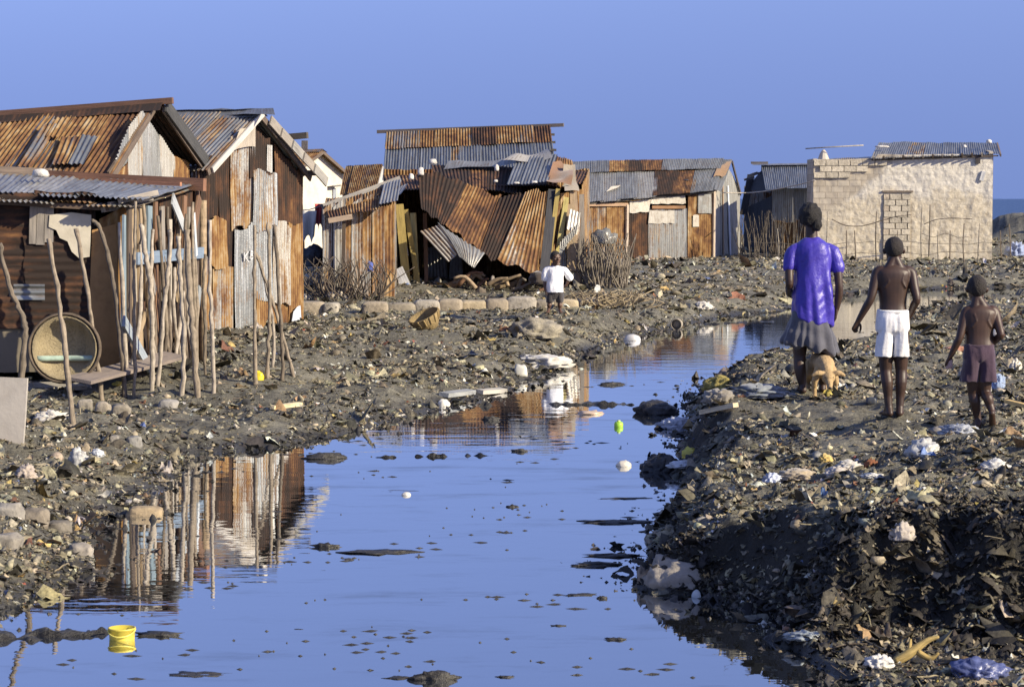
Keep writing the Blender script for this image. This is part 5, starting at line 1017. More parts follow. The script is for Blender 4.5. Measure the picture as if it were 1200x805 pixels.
def boy_purple():
    g = foot_of(1150, 503); D = g[1]; k = D / FP
    o = thing('person', g, 'smallest walking boy, bare chested in dark purple shorts', 'person')
    J = dict(head=(1143, 340, .02), neck0=(1145, 365, -.005), neck1=(1143, 348, .01),
        torso=[(1146, 420, 0, .10, .085), (1146, 408, 0, .104, .084), (1146, 396, .005, .10, .078), (1146, 382, .005, .108, .080), (1147, 372, 0, .118, .076), (1147, 364, -.008, .108, .062), (1146, 358, -.005, .046, .042)], blades=[(1139, 376, -.064), (1155, 376, -.064)],
        arms=[[(1134, 364, 0), (1130, 367, 0), (1122, 396, -.03), (1113, 418, .01)], [(1160, 364, 0), (1164, 367, 0), (1169, 392, -.07), (1165, 403, .06)]],
        legs=[[(1140, 425, 0), (1141, 462, .03), (1148, 496, .04)], [(1153, 425, 0), (1154, 460, .0), (1160, 482, -.10)]], feet=[(.1, .78, 0, -1), (.25, .78, 0, 1, 'tip')])
    J['legs'][0][2] = (1147, 503 - .062 / k, .04); J['legs'][1][2] = (1160, 503 - .135 / k, -.06)
    T = [(1146, 426, 0, .08, .06), (1146, 421, 0, .116, .088), (1146, 412, 0, .112, .094), (1146, 404, .003, .104, .084)]
    child(o, g, D, 1150, 503, J, .205, .05, .1, (.054, .029, .019), dict(neck=.042, arm=.034, leg=.056), (T, [([(1137.5, 422, 0), (1135, 448, .01)], .058, .062), ([(1154.5, 422, 0), (1156.5, 448, -.01)], .058, .062)], (.050, .025, .045), 8, 'shorts'),
        [((-.3, .3, -.9), (.4, .8, .2), (.6, .5, .2), .76, .8), ((-.3, .8, -.3), (-.6, .2, -.6), (0, .2, 1), .76, .9)])
    q = lambda x, y, dy: g + np.array([(x - 1150) * k, dy, (503 - y) * k])
    blob('paper_cup', q(1170, 399, .12), (.09, .09, .10), (.75, .74, .72), M['film'], 'crumpled white cup held in front by the boy in dark purple shorts', 'cup', fold=.2, sub=2)
    blob('rag', q(1112, 433, .03), (.05, .05, .11), (.45, .30, .26), M['cloth'], 'small pinkish rag hanging from the hand of the boy in dark purple shorts', 'rag', fold=.4, sub=2)
boy_purple()
def toddler():
    g = foot_of(649, 370) + np.array([0, 0, .05]); D = g[1]; k = D / FP
    o = thing('person', g, 'small child in a white shirt facing us in front of the collapsed hut', 'person')
    J = dict(head=(651, 307, -.02), neck0=(650, 319, 0), neck1=(650, 312, 0), torso=[(650, 352, 0, .10, .085), (650, 345, 0, .11, .10), (651, 334, 0, .105, .095), (651, 325, 0, .115, .085), (651, 319, 0, .10, .06), (650, 316, 0, .05, .045)], blades=[],
        arms=[[(642, 320, 0), (640, 322, 0), (638, 333, .03), (639, 345, -.05)], [(660, 320, 0), (662, 322, 0), (668, 331, .06), (663, 340, .12)]], legs=[[(645, 350, 0), (644, 360, -.01), (643, 370, 0)], [(656, 350, 0), (656, 360, -.01), (656, 370, 0)]], feet=[(math.pi + .2, .7, 0, 1), (math.pi - .2, .7, 0, -1)])
    for l in J['legs']: l[2] = (l[2][0], 371 - .055 / k, 0)
    T = [(650, 355, 0, .085, .08), (650, 348, 0, .11, .10), (650, 343, 0, .10, .095)]
    child(o, g, D, 649, 371, J, .235, math.pi - .42, .0, (.10, .055, .036), dict(neck=.04, arm=.034, leg=.055), (T, [([(645, 350, 0), (644, 359, 0)], .060, .058), ([(656, 350, 0), (656, 359, 0)], .060, .058)], (.035, .03, .03), 5, 'trousers'),
        [((.1, -.3, -.9), (.8, 0, 0), (0, -1, 0), .6, .5), ((-.6, .5, -.3), (-.5, 0, -.5), (0, .5, 1), .6, .5)])
    X = lambda px: (px - 649) * k; Z = lambda py: (371 - py) * k
    sh = join(rings(smooth_rings([(X(650), 0, Z(347), .145, .13), (X(650), 0, Z(340), .142, .13), (X(651), 0, Z(330), .13, .115), (X(651), 0, Z(322), .135, .095), (X(651), 0, Z(318), .11, .075), (X(651), 0, Z(316), .06, .055)])), limb([(X(656), 0, Z(320.5)), (X(662.5), .0, Z(322.5)), (X(668), .05, Z(330))], [.06, .057, .062]), limb([(X(645), 0, Z(320.5)), (X(639.5), .0, Z(322.5)), (X(638), .02, Z(331))], [.06, .057, .060]))
    part('shirt', remesh('shirt', sh, .007, 3, M['cloth'], wr(.008, 13, 6, 2)), o, (.82, .82, .83))
toddler()
def dog():
    g = foot_of(962, 463); g[1] += .0; D = g[1] - .25; k = D / FP
    g = np.array([g[0], D, h1(g[0], D)])
    o = thing('dog', g, 'thin tan dog with its head lowered and ears spread, at the heels of the woman', 'dog'); P = lambda px, z, y: (float((px - 962) * k), y, z)
    b = [limb([P(960, .34, .52), P(960, .36, .38), P(961, .345, .18), P(962, .345, .02), P(962, .33, -.06)], [.075, .088, .085, .10, .085], 14), ball(P(961, .315, .06), (.085, .16, .12)),
         limb([P(962, .345, -.04), P(962, .31, -.15), P(962, .265, -.22)], [.075, .062, .055]), ball(P(962, .235, -.25), (.062, .075, .060), 3), limb([P(962, .225, -.27), P(962, .175, -.345), P(962, .155, -.365)], [.044, .030, .026]), ball(P(962, .15, -.37), .018),
         limb([P(959, .37, .57), P(957, .45, .63), P(955, .49, .60), P(956, .50, .54)], [.026, .02, .016, .010])]
    for s in (-1, 1):
        fx = 962 + s * 13.5
        b += [limb([P(962 + s * 8, .30, -.02), P(fx, .20, -.03), P(fx, .10, .0), P(fx, .025, -.01)], [.052, .034, .022, .020]), limb([P(fx, .02, -.01), P(fx, .016, -.045)], [.024, .020])]
        hx = 960 + s * 11
        b += [limb([P(960 + s * 7, .32, .47), P(hx, .23, .40), P(hx, .135, .52), P(hx, .03, .49)], [.068, .05, .024, .02]), limb([P(hx, .02, .49), P(hx, .016, .445)], [.024, .02])]
        for t in (-.011, 0, .011): b += [ball((P(fx, .012, -.062)[0] + t, -.062, .012), .011, 1), ball((P(hx, .012, .43)[0] + t, .43, .012), .011, 1)]
        b.append(limb([(s * .045, -.235, .275), (s * .10, -.245, .285), (s * .155, -.25, .262)], [.026, .030, .014], 10))
    part('body', remesh('body', (np.array(join(*b)[0]) * .9, join(*b)[1]), .006, 3, M['fur'], wr(.003, 30, 30, 2)), o, (.42, .29, .14))
    for s in (-1, 1): V, Fc = ball((s * .034, -.298, .245), .012, 2); mesh('eye', V * .9 + g, Fc, M['plastic'], o, None, True, (.012, .009, .007))
    V, Fc = ball((0, -.385, .150), (.017, .012, .012), 2); mesh('nose', V * .9 + g, Fc, M['plastic'], o, None, True, (.02, .015, .013))
dog()
# ================================================================ STICK FENCE, BRUSH, SMALL THINGS
def stick_post(pts, w0, w1, col, label, lean=0.0, group='poles of the broken stick fence', fork=None):
    g = ground_at(*pts[0]); n = len(pts); V = [at(x, y, g[1] + lean * i / (n - 1)) for i, (x, y) in enumerate(pts)]; V[0] = g - np.array([0, 0, .12]); k = g[1] / FP
    tt = np.linspace(0, 1, n); vf = tube_vf(V, [(w0 + (w1 - w0) * t) * k / 2 * .74 for t in tt], 9, True, 7, .005)
    o = mesh('fence_pole', *vf[:2], M['pole'], None, vf[2], True, col, origin=g); props(o, label, 'pole', group)
    if fork: pass
    return o
PC = (.24, .20, .15); PD = (.14, .115, .085); PL = (.34, .30, .245)
for a in [
    ([(16, 517), (22, 470), (29, 400), (27, 372), (12, 340), (0, 285)], 13, 6, PD, 'crooked pole bent in the middle, beside the grey slab at the left edge'),
    ([(88, 501), (78, 430), (70, 360), (57, 280)], 9, 7, PC, 'leaning pole that crosses in front of the round basket'),
    ([(121, 470), (112, 410), (102, 340), (89, 268)], 7, 7, PC, 'leaning pole whose tip stands before the torn white panel'),
    ([(147, 466), (141, 400), (131, 320), (118, 270), (108, 258)], 8, 6, PD, 'dark pole with a hooked tip in front of the orange brown sheet'),
    ([(157, 464), (158, 390), (157, 300), (159, 236)], 6, 5, PC, 'thin straight pole at the corner of the dark flat roofed shack'),
    ([(178, 457), (178, 400), (177, 340), (171, 300), (166, 263)], 8, 8, PL, 'pale pole curving to the left at its top, with a cut end'),
    ([(184, 452), (189, 400), (194, 345), (198, 310), (200, 270)], 7, 7, PL, 'pale slim pole leaning right, next to the curving pale one'),
    ([(212, 464), (216, 410), (212, 340), (209, 277)], 8, 8, PL, 'whitish pole with a dark knot, left of the thickest pole'),
    ([(233, 466), (227, 400), (222, 340), (219, 269)], 11, 9, PC, 'thickest brown pole of the stick fence'),
    ([(250, 461), (249, 400), (246, 330), (246, 258)], 7, 6, PL, 'tall straight pale pole in front of the orange rust sheet'),
    ([(240, 440), (240, 390), (238, 340), (240, 298)], 5, 4, PD, 'thin dark stick just behind the tall straight pale pole'),
    ([(299, 451), (299, 400), (298, 330), (299, 264)], 7, 5, PC, 'straight pole in front of the scrawled white letters'),
    ([(312, 443), (315, 400), (316, 330), (314, 261)], 7, 5, PC, 'straight pole in front of the blank bluish sheet'),
    ([(331, 446), (330, 400), (326, 330), (322, 264)], 7, 5, PD, 'pole leaning left in front of the white painted sheet'),
    ([(346, 443), (336, 410), (318, 350), (300, 296)], 6, 5, PC, 'slanting stick crossing the other poles before the patchwork front'),
    ([(352, 300), (352, 330), (350, 262)][::-1][1:] if False else [(319, 430), (320, 380), (308, 320), (304, 300)], 5, 4, PL, 'short twisted stick among the poles before the patchwork front'),
]: stick_post(*a)
# brace boards and the slab at the left edge
def on(px, py, dz=0.0): g = ground_at(px, py); return g + np.array([0, 0, dz])
g = on(10, 517); k = g[1] / FP
o = board(None, 'slab', at(4, 522, g[1]), at(8, 442, g[1] + .05), 48 * k, .05, (.36, .33, .29), mat=M['plaster'], origin=g); props(o, 'upright grey slab leaning behind the crooked pole at the left edge', 'slab')
def loose(name, a, b, w, t, col, label, cat='plank', dz=.03, mat=None, face=(0, -.3, 1)):
    p, q = on(*a, dz), on(*b, dz); V, Fc, U = board_vf(p, q, w, t, face); o = mesh(name, V, Fc, mat or M['wood'], None, U, False, col, origin=p); return props(o, label, cat)
gA = at(92, 448, 24.2); gA[2] = max(gA[2], h1(gA[0], gA[1]) - .05)
o = board(None, 'plank', gA + np.array([0, 0, .02]), at(206, 416, gA[1] + 2.4), .30, .035, (.20, .165, .14), (0, -.6, 1), origin=gA); props(o, 'wide pinkish grey plank lying against the foot of the dark shack', 'plank')
loose('plank', (30, 458), (92, 455), .26, .05, (.27, .25, .21), 'grey plank lying flat below the round basket')
loose('stick', (319, 481), (352, 477), .05, .04, (.62, .52, .32), 'short yellowish stick on the grey mud shelf', 'stick')
loose('plank', (562, 463), (590, 460), .10, .05, (.34, .32, .28), 'white plank at the water edge below the pale sack')
loose('plank', (520, 466), (552, 462), .12, .05, (.26, .27, .27), 'grey blue board at the water edge beside the white plank')
loose('stick', (822, 498), (862, 490), .05, .04, (.60, .50, .33), 'pale stick lying on the bank beside the clear plastic bag', 'stick', dz=.1)
loose('plank', (1180, 478), (1212, 486), .05, .03, (.65, .45, .16), 'orange yellow strip of wood behind the smallest boy', dz=.05)
# round basket lying on its side
def basket():
    g = at(76, 440, 24.7); g[2] = h1(g[0], g[1]); k = g[1] / FP; c = at(76, 408, g[1]); R_ = 39 * k
    o = thing('basket', g, 'big round wicker basket lying on its side in front of the dark shack', 'basket')
    mesh('bowl', *lathe_vf([(.0, .16), (R_ * .6, .15), (R_ * .86, .06), (R_ * .97, -.08), (R_ * .93, -.09), (R_ * .8, .04), (R_ * .55, .115), (0, .125)], 36, c, (-.12, 1, -.06))[:2], M['straw'], o, None, True, (.27, .22, .13))
    m = MB(); up = Vector((-.12, 1, -.06)).normalized(); e1 = up.cross(Vector((0, 0, 1))).normalized(); e2 = up.cross(e1)
    for q in range(5):
        rr = R_ * (.99 + .018 * q); off = np.array(up) * random.uniform(-.1, .02); pts = [c + off + np.array(e1) * rr * math.cos(t) + np.array(e2) * rr * math.sin(t) * (.98 + .04 * math.sin(q)) for t in np.linspace(0, 6.283, 34)]; m.add(tube_vf(pts, .014, 6, False))
    m.build('rim', M['pole'], o, (.11, .085, .06), True)
    pts = [c + np.array(e1) * R_ * x + np.array([0, .09, -R_ * .32]) + np.array(up) * -.12 * abs(x) for x in np.linspace(-.85, .85, 9)]; tube(o, 'band', pts, .03, (.30, .40, .33), M['cloth'])
basket()
def wicker():
    g = on(500, 385); k = g[1] / FP
    o = thing('basket', g, 'small yellowish wicker basket tipped over on the rubbish heap', 'basket'); c = g + np.array([0, 0, .10]); r = 19 * k
    mesh('bowl', *lathe_vf([(0, -.12), (r * .6, -.11), (r * .85, 0), (r, .12), (r * .94, .125), (r * .8, .02), (r * .55, -.08), (0, -.09)], 24, c, (-.35, -.25, .8))[:2], M['straw'], o, None, True, (.27, .195, .085))
    m = MB(); ax = Vector((-.35, -.25, .8)).normalized(); e1 = ax.orthogonal().normalized(); e2 = ax.cross(e1)
    for q in range(16):
        t = q / 16 * 6.283; d = np.array(e1) * math.cos(t) + np.array(e2) * math.sin(t); m.add(tube_vf([c + d * r * .86 + np.array(ax) * 0, c + d * r * 1.03 + np.array(ax) * .12], .012, 5))
    m.build('rib', M['pole'], o, (.34, .25, .11))
wicker()
def bucket():
    p = atz(143, 748); k = p[1] / FP; r = 15.5 * k; g = np.array([p[0], p[1], h1(p[0], p[1])]); g[2] = max(g[2], .0) - .01
    o = thing('bucket', g, 'small bright yellow plastic tub standing on the mud spit in the water', 'bucket')
    mesh('tub', *lathe_vf([(0, 0), (r * .93, 0), (r * .95, .01), (r, .060), (r * 1.05, .061), (r * 1.05, .069), (r * .96, .070), (r * .86, .02), (0, .015)], 32, g)[:2], M['plastic'], o, None, True, (.60, .49, .07))
    mesh('handle', *tube_vf([g + np.array([r * 1.04 * math.cos(t), -.3 * r * math.sin(t) - r * .9 * math.sin(t), .062 - .03 * math.sin(t)]) for t in np.linspace(0, math.pi, 14)], .004, 6)[:2], M['plastic'], o, None, True, (.70, .60, .12))
bucket()
# ---- rags, bags, stones
def bag(px, py, w, h, col, label, name='plastic_bag', cat='bag', mat='film', d=None, **kw):
    g = on(px, py); k = g[1] / FP; a = dict(fold=.45, lump=.25, sub=4); a.update(kw)
    return blob(name, g - np.array([0, 0, h * k * .12]), (w * k, (d or w * .7) * k, h * k), col, M[mat], label, cat, **a)
bag(636, 428, 60, 17, (.46, .44, .40), 'large whitish sack spread on the bank at the water edge below the toddler', 'sack', 'sack', 'cloth', d=70)
bag(610, 440, 16, 18, (.55, .53, .45), 'small whitish container tilted at the water edge beside the large sack', 'container', 'container', 'plastic', fold=.1, blocky=.3, sub=3)
bag(741, 399, 20, 11, (.48, .47, .45), 'smooth white dome shaped lump at the water edge near the far bend', 'polystyrene_lump', 'lump', 'plastic', fold=.03, lump=.08, sub=3)
bag(62, 494, 38, 16, (.52, .49, .44), 'pale crumpled rag between the crooked pole and the basket pole', 'rag', 'rag', 'cloth')
bag(303, 446, 13, 14, (.72, .56, .03), 'bright yellow plastic jug behind the straight pole before the patchwork hut', 'jug', 'jug', 'plastic', fold=.12, sub=3)
bag(138, 452, 12, 6, (.6, .45, .08), 'yellow scrap of plastic under the pinkish grey plank', 'plastic_scrap', 'scrap', 'plastic', sub=3)
bag(92, 545, 24, 26, (.36, .36, .35), 'grey crumpled plastic on the near bank below the grey slab', d=14)
bag(114, 535, 15, 11, (.45, .47, .50), 'small bluish white scrap on the near bank beside the grey crumpled plastic', 'plastic_scrap', 'scrap')
bag(30, 558, 22, 18, (.38, .32, .27), 'pinkish grey rag above the round stones of the near bank', 'rag', 'rag', 'cloth')
bag(1083, 535, 38, 28, (.46, .46, .44), 'white plastic bag with a dark opening, below the feet of the smallest boy', d=36, fold=.3)
o_ = on(1083, 535); blob('bag_opening', o_ + np.array([.035, -.14, .05]), (.10, .08, .10), (.03, .035, .04), M['film'], 'dark mouth of the white plastic bag below the smallest boy', 'bag', sub=2) if False else None
bag(1124, 508, 44, 14, (.34, .36, .40), 'bluish clear plastic sheet beside the bare foot of the smallest boy', d=40)
bag(995, 551, 34, 14, (.50, .47, .42), 'white cloth scrap on the bank, left of a red brown lump', 'rag', 'rag', 'cloth')
bag(982, 557, 30, 14, (.50, .45, .40), 'beige crumpled bag tucked under the white cloth scrap')
bag(1021, 548, 16, 13, (.22, .085, .04), 'red brown lump between the white scraps in the middle of the bank', 'lump', 'lump', 'stone', sub=3)
bag(1022, 560, 26, 6, (.58, .57, .54), 'thin white strip just below the red brown lump', 'plastic_scrap', 'scrap', d=18)
bag(1166, 552, 38, 18, (.58, .57, .54), 'white torn plastic at the edge of the bank, below and behind the white bag', d=20)
bag(905, 566, 24, 14, (.52, .56, .66), 'pale bluish bag on the bank next to the beige cloth')
bag(935, 560, 44, 14, (.36, .30, .22), 'long beige cloth between the pale bluish bag and the white scrap', 'rag', 'rag', 'cloth')
bag(967, 540, 16, 10, (.58, .42, .14), 'yellow peel like scrap at the end of the long beige cloth', 'plastic_scrap', 'scrap', 'cloth')
bag(1057, 640, 26, 24, (.42, .37, .31), 'pinkish white crumpled scrap hanging on the dark slope of the near bank', 'rag', 'rag', 'cloth', d=12)
bag(1085, 578, 20, 9, (.66, .63, .55), 'cream scrap in the middle of the near bank above the dark slope', 'plastic_scrap', 'scrap', 'cloth')
bag(792, 502, 40, 16, (.42, .44, .50), 'clear crumpled plastic in the water beside the near bank', d=26, fold=.6)
bag(808, 535, 18, 15, (.66, .56, .10), 'yellow packet lying on the black plastic bag', 'packet', 'packet', 'plastic', d=12, sub=3)
bag(800, 548, 34, 9, (.55, .57, .60), 'pale grey sheet at the water edge below the yellow packet', d=24)
bag(774, 552, 42, 28, (.018, .018, .02), 'shiny black plastic bag at the water edge of the near bank', d=36, fold=.3)
bag(1052, 500 - 8, 16, 14, (.05, .055, .065), 'dark cube like scrap behind the bare feet of the taller boy', 'scrap_block', 'scrap', 'plastic', blocky=.4, fold=.05, sub=3) if False else None
bag(1021, 474, 13, 11, (.04, .045, .055), 'small dark block on the path, left of the feet of the taller boy', 'block', 'block', 'plastic', blocky=.4, fold=.05, sub=3)
bag(1170, 455, 14, 22, (.28, .36, .52), 'blue rag on the ground behind the smallest boy', 'rag', 'rag', 'cloth', d=8)
bag(1190, 435, 12, 16, (.60, .55, .46), 'cream bag at the right edge behind the smallest boy')
bag(888, 462, 70, 16, (.18, .20, .22), 'long grey tarpaulin on the bank, left of the woman and the dog', 'tarpaulin', 'tarpaulin', 'cloth', d=60)
bag(846, 457, 46, 22, (.30, .245, .07), 'heap of yellow green straw at the bend of the near bank', 'straw_heap', 'straw', 'straw', d=60, fold=.3)
bag(842, 470, 32, 18, (.21, .19, .16), 'grey brown canvas below the heap of yellow green straw', 'canvas', 'canvas', 'cloth', d=40)
bag(770, 484, 48, 20, (.030, .028, .028), 'black mound of mud rising from the water at the tip of the near bank', 'mud_mound', 'mud', 'scum', d=60, fold=.15)
p_ = atz(816, 699); blob('can', p_ + np.array([0, 0, -.02]), (.058, .058, .075), (.5, .52, .5), M['plastic'], 'white tin can floating against the boulder', 'can', fold=.04, lump=.05, sub=3)
bag(1030, 782, 34, 20, (.58, .56, .52), 'whitish rag at the lower edge of the photo, left of the yellow wood', 'rag', 'rag', 'cloth')
bag(1148, 792, 60, 26, (.09, .11, .24), 'dark blue plastic bag at the foot of the near bank')
bag(945, 748, 46, 10, (.26, .29, .31), 'flat grey sheet of plastic at the foot of the dark slope', d=40)
bag(965, 768, 50, 12, (.20, .22, .22), 'lower flat grey sheet at the foot of the dark slope', d=36) if False else None
bag(930, 738, 24, 10, (.30, .15, .08), 'reddish brown scrap just above the flat grey plastic sheet', 'scrap', 'scrap', 'cloth', sub=3)
bag(1120, 404 + 8, 26, 8, (.30, .14, .09), 'reddish cloth on the ground between the two boys', 'rag', 'rag', 'cloth')
bag(1170, 300, 6, 5, (.5, .5, .5), 'x', 'x', 'x') if False else None
bag(1190, 300, 22, 20, (.25, .30, .45), 'bluish tarpaulin heap beyond the corner of the block house', 'tarpaulin', 'tarpaulin', 'cloth', d=24)
bag(824, 362, 20, 10, (.5, .47, .42), 'pale scrap on the far bank beside the rusty hoop', 'plastic_scrap', 'scrap', 'cloth')
bag(628, 392, 56, 26, (.27, .24, .18), 'mound of straw and mud in front of the toddler', 'mound', 'mound', 'straw', d=60, fold=.2)
g = on(793, 386); k = g[1] / FP; ho = thing('hoop', g, 'rusty tin hoop standing on edge at the water edge of the far bank', 'hoop')
mesh('band', *lathe_vf([(6 * k, -.04), (6.8 * k, -.04), (6.8 * k, .04), (6 * k, .04), (6 * k, -.04)], 24, g + np.array([0, 0, 6 * k]), (.3, 1, .1))[:2], M['paint'], ho, None, True, (.30, .26, .2)); mesh('bottom_plate', *lathe_vf([(0, .03), (6.2 * k, .03), (6.2 * k, .038), (0, .038)], 24, g + np.array([0, 0, 6 * k]), (.3, 1, .1))[:2], M['paint'], ho, None, True, (.22, .19, .15))
# yellow splintered wood at the lower edge
g = on(1070, 778); o = thing('broken_branch', g, 'forked yellow piece of broken wood at the foot of the near bank', 'branch')
tube(o, 'limb', [g + (-.09, 0, .01), g + (-.02, 0, .05), g + (.07, .02, .11), g + (.13, .02, .13)], [.022, .026, .016, .006], (.36, .27, .10), sub=4); tube(o, 'limb', [g + (.02, 0, .06), g + (.08, -.02, .03), g + (.12, -.03, .06)], [.016, .014, .006], (.34, .25, .09), sub=4); tube(o, 'limb', [g + (-.02, 0, .05), g + (-.01, .02, .12)], [.014, .006], (.34, .25, .09), sub=4)
# boulder at the water edge
def boulder():
    p = atz(800, 690); k = p[1] / FP; blob('boulder', p + np.array([.0, .06, -.07]), (94 * k, .42, 62 * k), (.27, .24, .20), M['stone'], 'pale grey brown boulder at the waterline under the near bank', 'boulder', seed=11.0, lump=.30, fold=.14, blocky=.2, sub=4, rz=.2)
    blob('boulder', p + np.array([.27, .10, -.05]), (52 * k, .34, 50 * k), (.20, .165, .12), M['stone'], 'smaller brown rock touching the pale boulder at the waterline', 'boulder', seed=15.0, lump=.3, fold=.14, blocky=.2, sub=4)
boulder()
# stones of the banks
for px, py, w, h, c, l in [
    (40, 612, 34, 24, (.20, .17, .13), 'roundest brown stone on the near left bank'), (12, 605, 36, 22, (.25, .23, .20), 'grey stone at the left edge, beside the roundest brown stone'), (68, 622, 30, 16, (.17, .15, .12), 'flat dark stone touching the roundest brown stone'),
    (95, 650, 28, 18, (.27, .24, .20), 'pale stone at the tip of the near left bank'), (5, 640, 44, 20, (.22, .20, .17), 'broad grey stone low at the left edge'), (100, 478, 18, 14, (.28, .25, .20), 'squarish stone at the foot of the basket pole'),
    (121, 484, 20, 18, (.30, .26, .20), 'squarish tan stone beside the foot of the pole before the torn panel'), (142, 488, 24, 18, (.26, .23, .18), 'angular tan stone between the fence and the water'), (197, 478, 24, 12, (.30, .28, .25), 'flat pale stone under the whitish pole'),
    (157, 522, 18, 14, (.22, .21, .19), 'grey stone at the water edge of the small bay'), (134, 520, 12, 14, (.24, .22, .19), 'small stone next to the grey one at the small bay'), (288, 474, 10, 9, (.03, .03, .03), 'black round lump on the grey mud shelf'),
    (170, 603, 44, 14, (.30, .23, .14), 'flat ochre slab at the water edge where the poles are mirrored'), (100, 605, 0, 0, 0, '')]:
    if w: g = on(px, py); k = g[1] / FP; blob('stone', g - np.array([0, 0, h * k * .3]), (w * k, w * k * .8, h * k * 1.25), c, M['stone'], l, 'stone', 'stones on the left bank', blocky=.42, sub=3, fold=.16, lump=.4)
# ---- scum and lumps floating on the water
NF = 0
def floater(px, py, w, t=None, label=None, col=(.035, .032, .028), h=.03, name='floating_scum', cat='scum', mat='scum', group='dark scraps floating on the stream', **kw):
    p = atz(px, py); k = p[1] / FP; a = dict(fold=.5, lump=.5, sub=3, freq=2.2); a.update(kw)
    return blob(name, p - np.array([0, 0, .008]), (w * k, max(.03, (t or w * .42) * k), h * (.55 if group else 1)), col, M[mat], label or 'small dark fleck of scum floating on the open water', cat, group, rz=random.uniform(-.25, .25), **a)
for px, py, w, h, l in [(383, 641, 28, .07, 'round dark lump with a tail floating in mid stream'), (443, 647, 82, .04, 'long ragged raft of scum floating in mid stream'), (230, 789, 82, .025, 'dark flat raft of scum at the lower edge of the photo'), (510, 795, 50, .10, 'largest dark green lump at the lower edge of the photo'), (466, 794, 42, .03, 'flat scum touching the largest dark green lump'), (592, 793, 22, .03, 'small raft of scum right of the largest dark green lump'),
    (716, 651, 62, .05, 'broad ragged mat of scum beside the boulder'), (700, 662, 56, .06, 'lower brownish mat of scum beside the boulder'), (575, 492, 18, .11, 'ball shaped black lump in the rusty reflection'), (609, 529, 17, .07, 'black lump between the long scum line and the green bottle'), (717, 451, 27, .09, 'dark hump afloat in the bend of the stream'),
    (546, 521, 62, .02, 'thin scum line in front of the rusty reflection'), (380, 537, 44, .12, 'dark pile of scum at the left end of the long scum line'), (470, 575, 56, .02, 'thin scum under the small white fragment'), (185, 744, 52, .055, 'dark hump of mud beside the yellow tub'), (600, 594, 15, .05, 'lone dark lump in the middle of the water'), (735, 584, 54, .03, 'dark strip of scum reaching from the near bank'), (722, 612, 74, .05, 'knobbly strip of scum above the broad mat'), (679, 697, 40, .03, 'thin scum strip below the mats beside the boulder'), (654, 733, 18, .03, 'grey scrap afloat below the thin scum strip'), (721, 749, 26, .04, 'pale brown scrap afloat left of the boulder reflection'), (721, 675, 10, .05, 'black bead like lump under the mats beside the boulder'), (706, 701, 11, .05, 'black lump at the end of the thin scum strip'), (351, 737, 26, .02, 'flat scum patch between the yellow tub and mid stream')]:
    floater(px, py, w, None, l, h=h)
for px, py, w in [(694, 451, 12), (692, 506, 40), (674, 551, 26), (699, 552, 9), (422, 585, 30), (428, 609, 18), (633, 605, 26), (521, 682, 10), (481, 708, 12), (447, 674, 14), (470, 673, 8), (270, 760, 16), (285, 786, 22), (389, 775, 18), (375, 667, 36), (745, 600, 30), (765, 577, 30), (540, 650, 6), (430, 734, 16), (585, 625, 8), (330, 700, 10), (820, 392, 24), (806, 436, 12), (814, 436, 9), (796, 443, 22), (812, 446, 26), (742, 405, 8), (741, 427, 8), (690, 428, 30), (758, 429, 20), (870, 395, 14), (880, 402, 20), (838, 420, 10), (893, 410, 18), (640, 760, 10), (560, 735, 7), (690, 640, 20), (620, 560, 12), (410, 610, 16), (660, 610, 14), (300, 740, 10), (480, 765, 12)]:
    floater(px, py, w * 1.15, h=.014, sub=2)
floater(692, 485, 30, 20, 'pale reddish torn packet floating beside the green bottle', (.50, .38, .28), .05, 'packet', 'packet', 'plastic', None, fold=.2)
floater(731, 546, 17, 17, 'white pointed fragment floating near the black plastic bag', (.58, .54, .46), .07, 'white_fragment', 'fragment', 'plastic', None, fold=.1, lump=.2)
floater(476, 580, 11, 11, 'small white fragment floating in mid stream', (.6, .57, .5), .04, 'white_fragment', 'fragment', 'plastic', None, fold=.05, lump=.1)
floater(520, 476, 14, 12, 'white cup shaped scrap at the water edge near the grey blue board', (.72, .68, .58), .11, 'white_fragment', 'fragment', 'plastic', None, fold=.1, lump=.2)
p = atz(725, 500); bo = thing('bottle', p, 'bright green bottle floating upright in the stream', 'bottle'); mesh('glass', *lathe_vf([(0, -.02), (.044, -.02), (.046, .03), (.036, .05), (.0, .05)], 16, p)[:2], M['plastic'], bo, None, True, (.30, .55, .05)); mesh('cap', *lathe_vf([(0, .05), (.018, .05), (.018, .066), (0, .067)], 12, p)[:2], M['plastic'], bo, None, True, (.5, .6, .2))
# ---- flecks of scum too many to count
m = MB(); cl = [atz(random.uniform(0, 960), 385 + 420 * random.random() ** 1.1)[:2] for _ in range(70)]
for c in cl:
    for q in range(random.randint(2, 13)):
        p = np.array([c[0] + random.gauss(0, .16) * (1 + c[1] * .03), c[1] + random.gauss(0, .10) * (1 + c[1] * .04)])
        if float(sdist(np.array([p[0]]), np.array([p[1]]))[0]) > -.03: continue
        r = math.exp(random.uniform(math.log(.003), math.log(.034))) * (.5 + c[1] * .03); n = 7; V = [(p[0], p[1], .008)]; 
        for a in range(n): rr = r * random.uniform(.5, 1.4); V.append((p[0] + rr * 2.4 * math.cos(a / n * 6.283), p[1] + rr * math.sin(a / n * 6.283), -.002))
        m.add((V, [(0, 1 + a, 1 + (a + 1) % n) for a in range(n)], None))
ob = m.build('scum_flecks', M['scum'], None, (.04, .037, .03)); props(ob, 'tiny dark flecks of scum drifting on the stream in loose trails', 'scum', None, 'stuff')
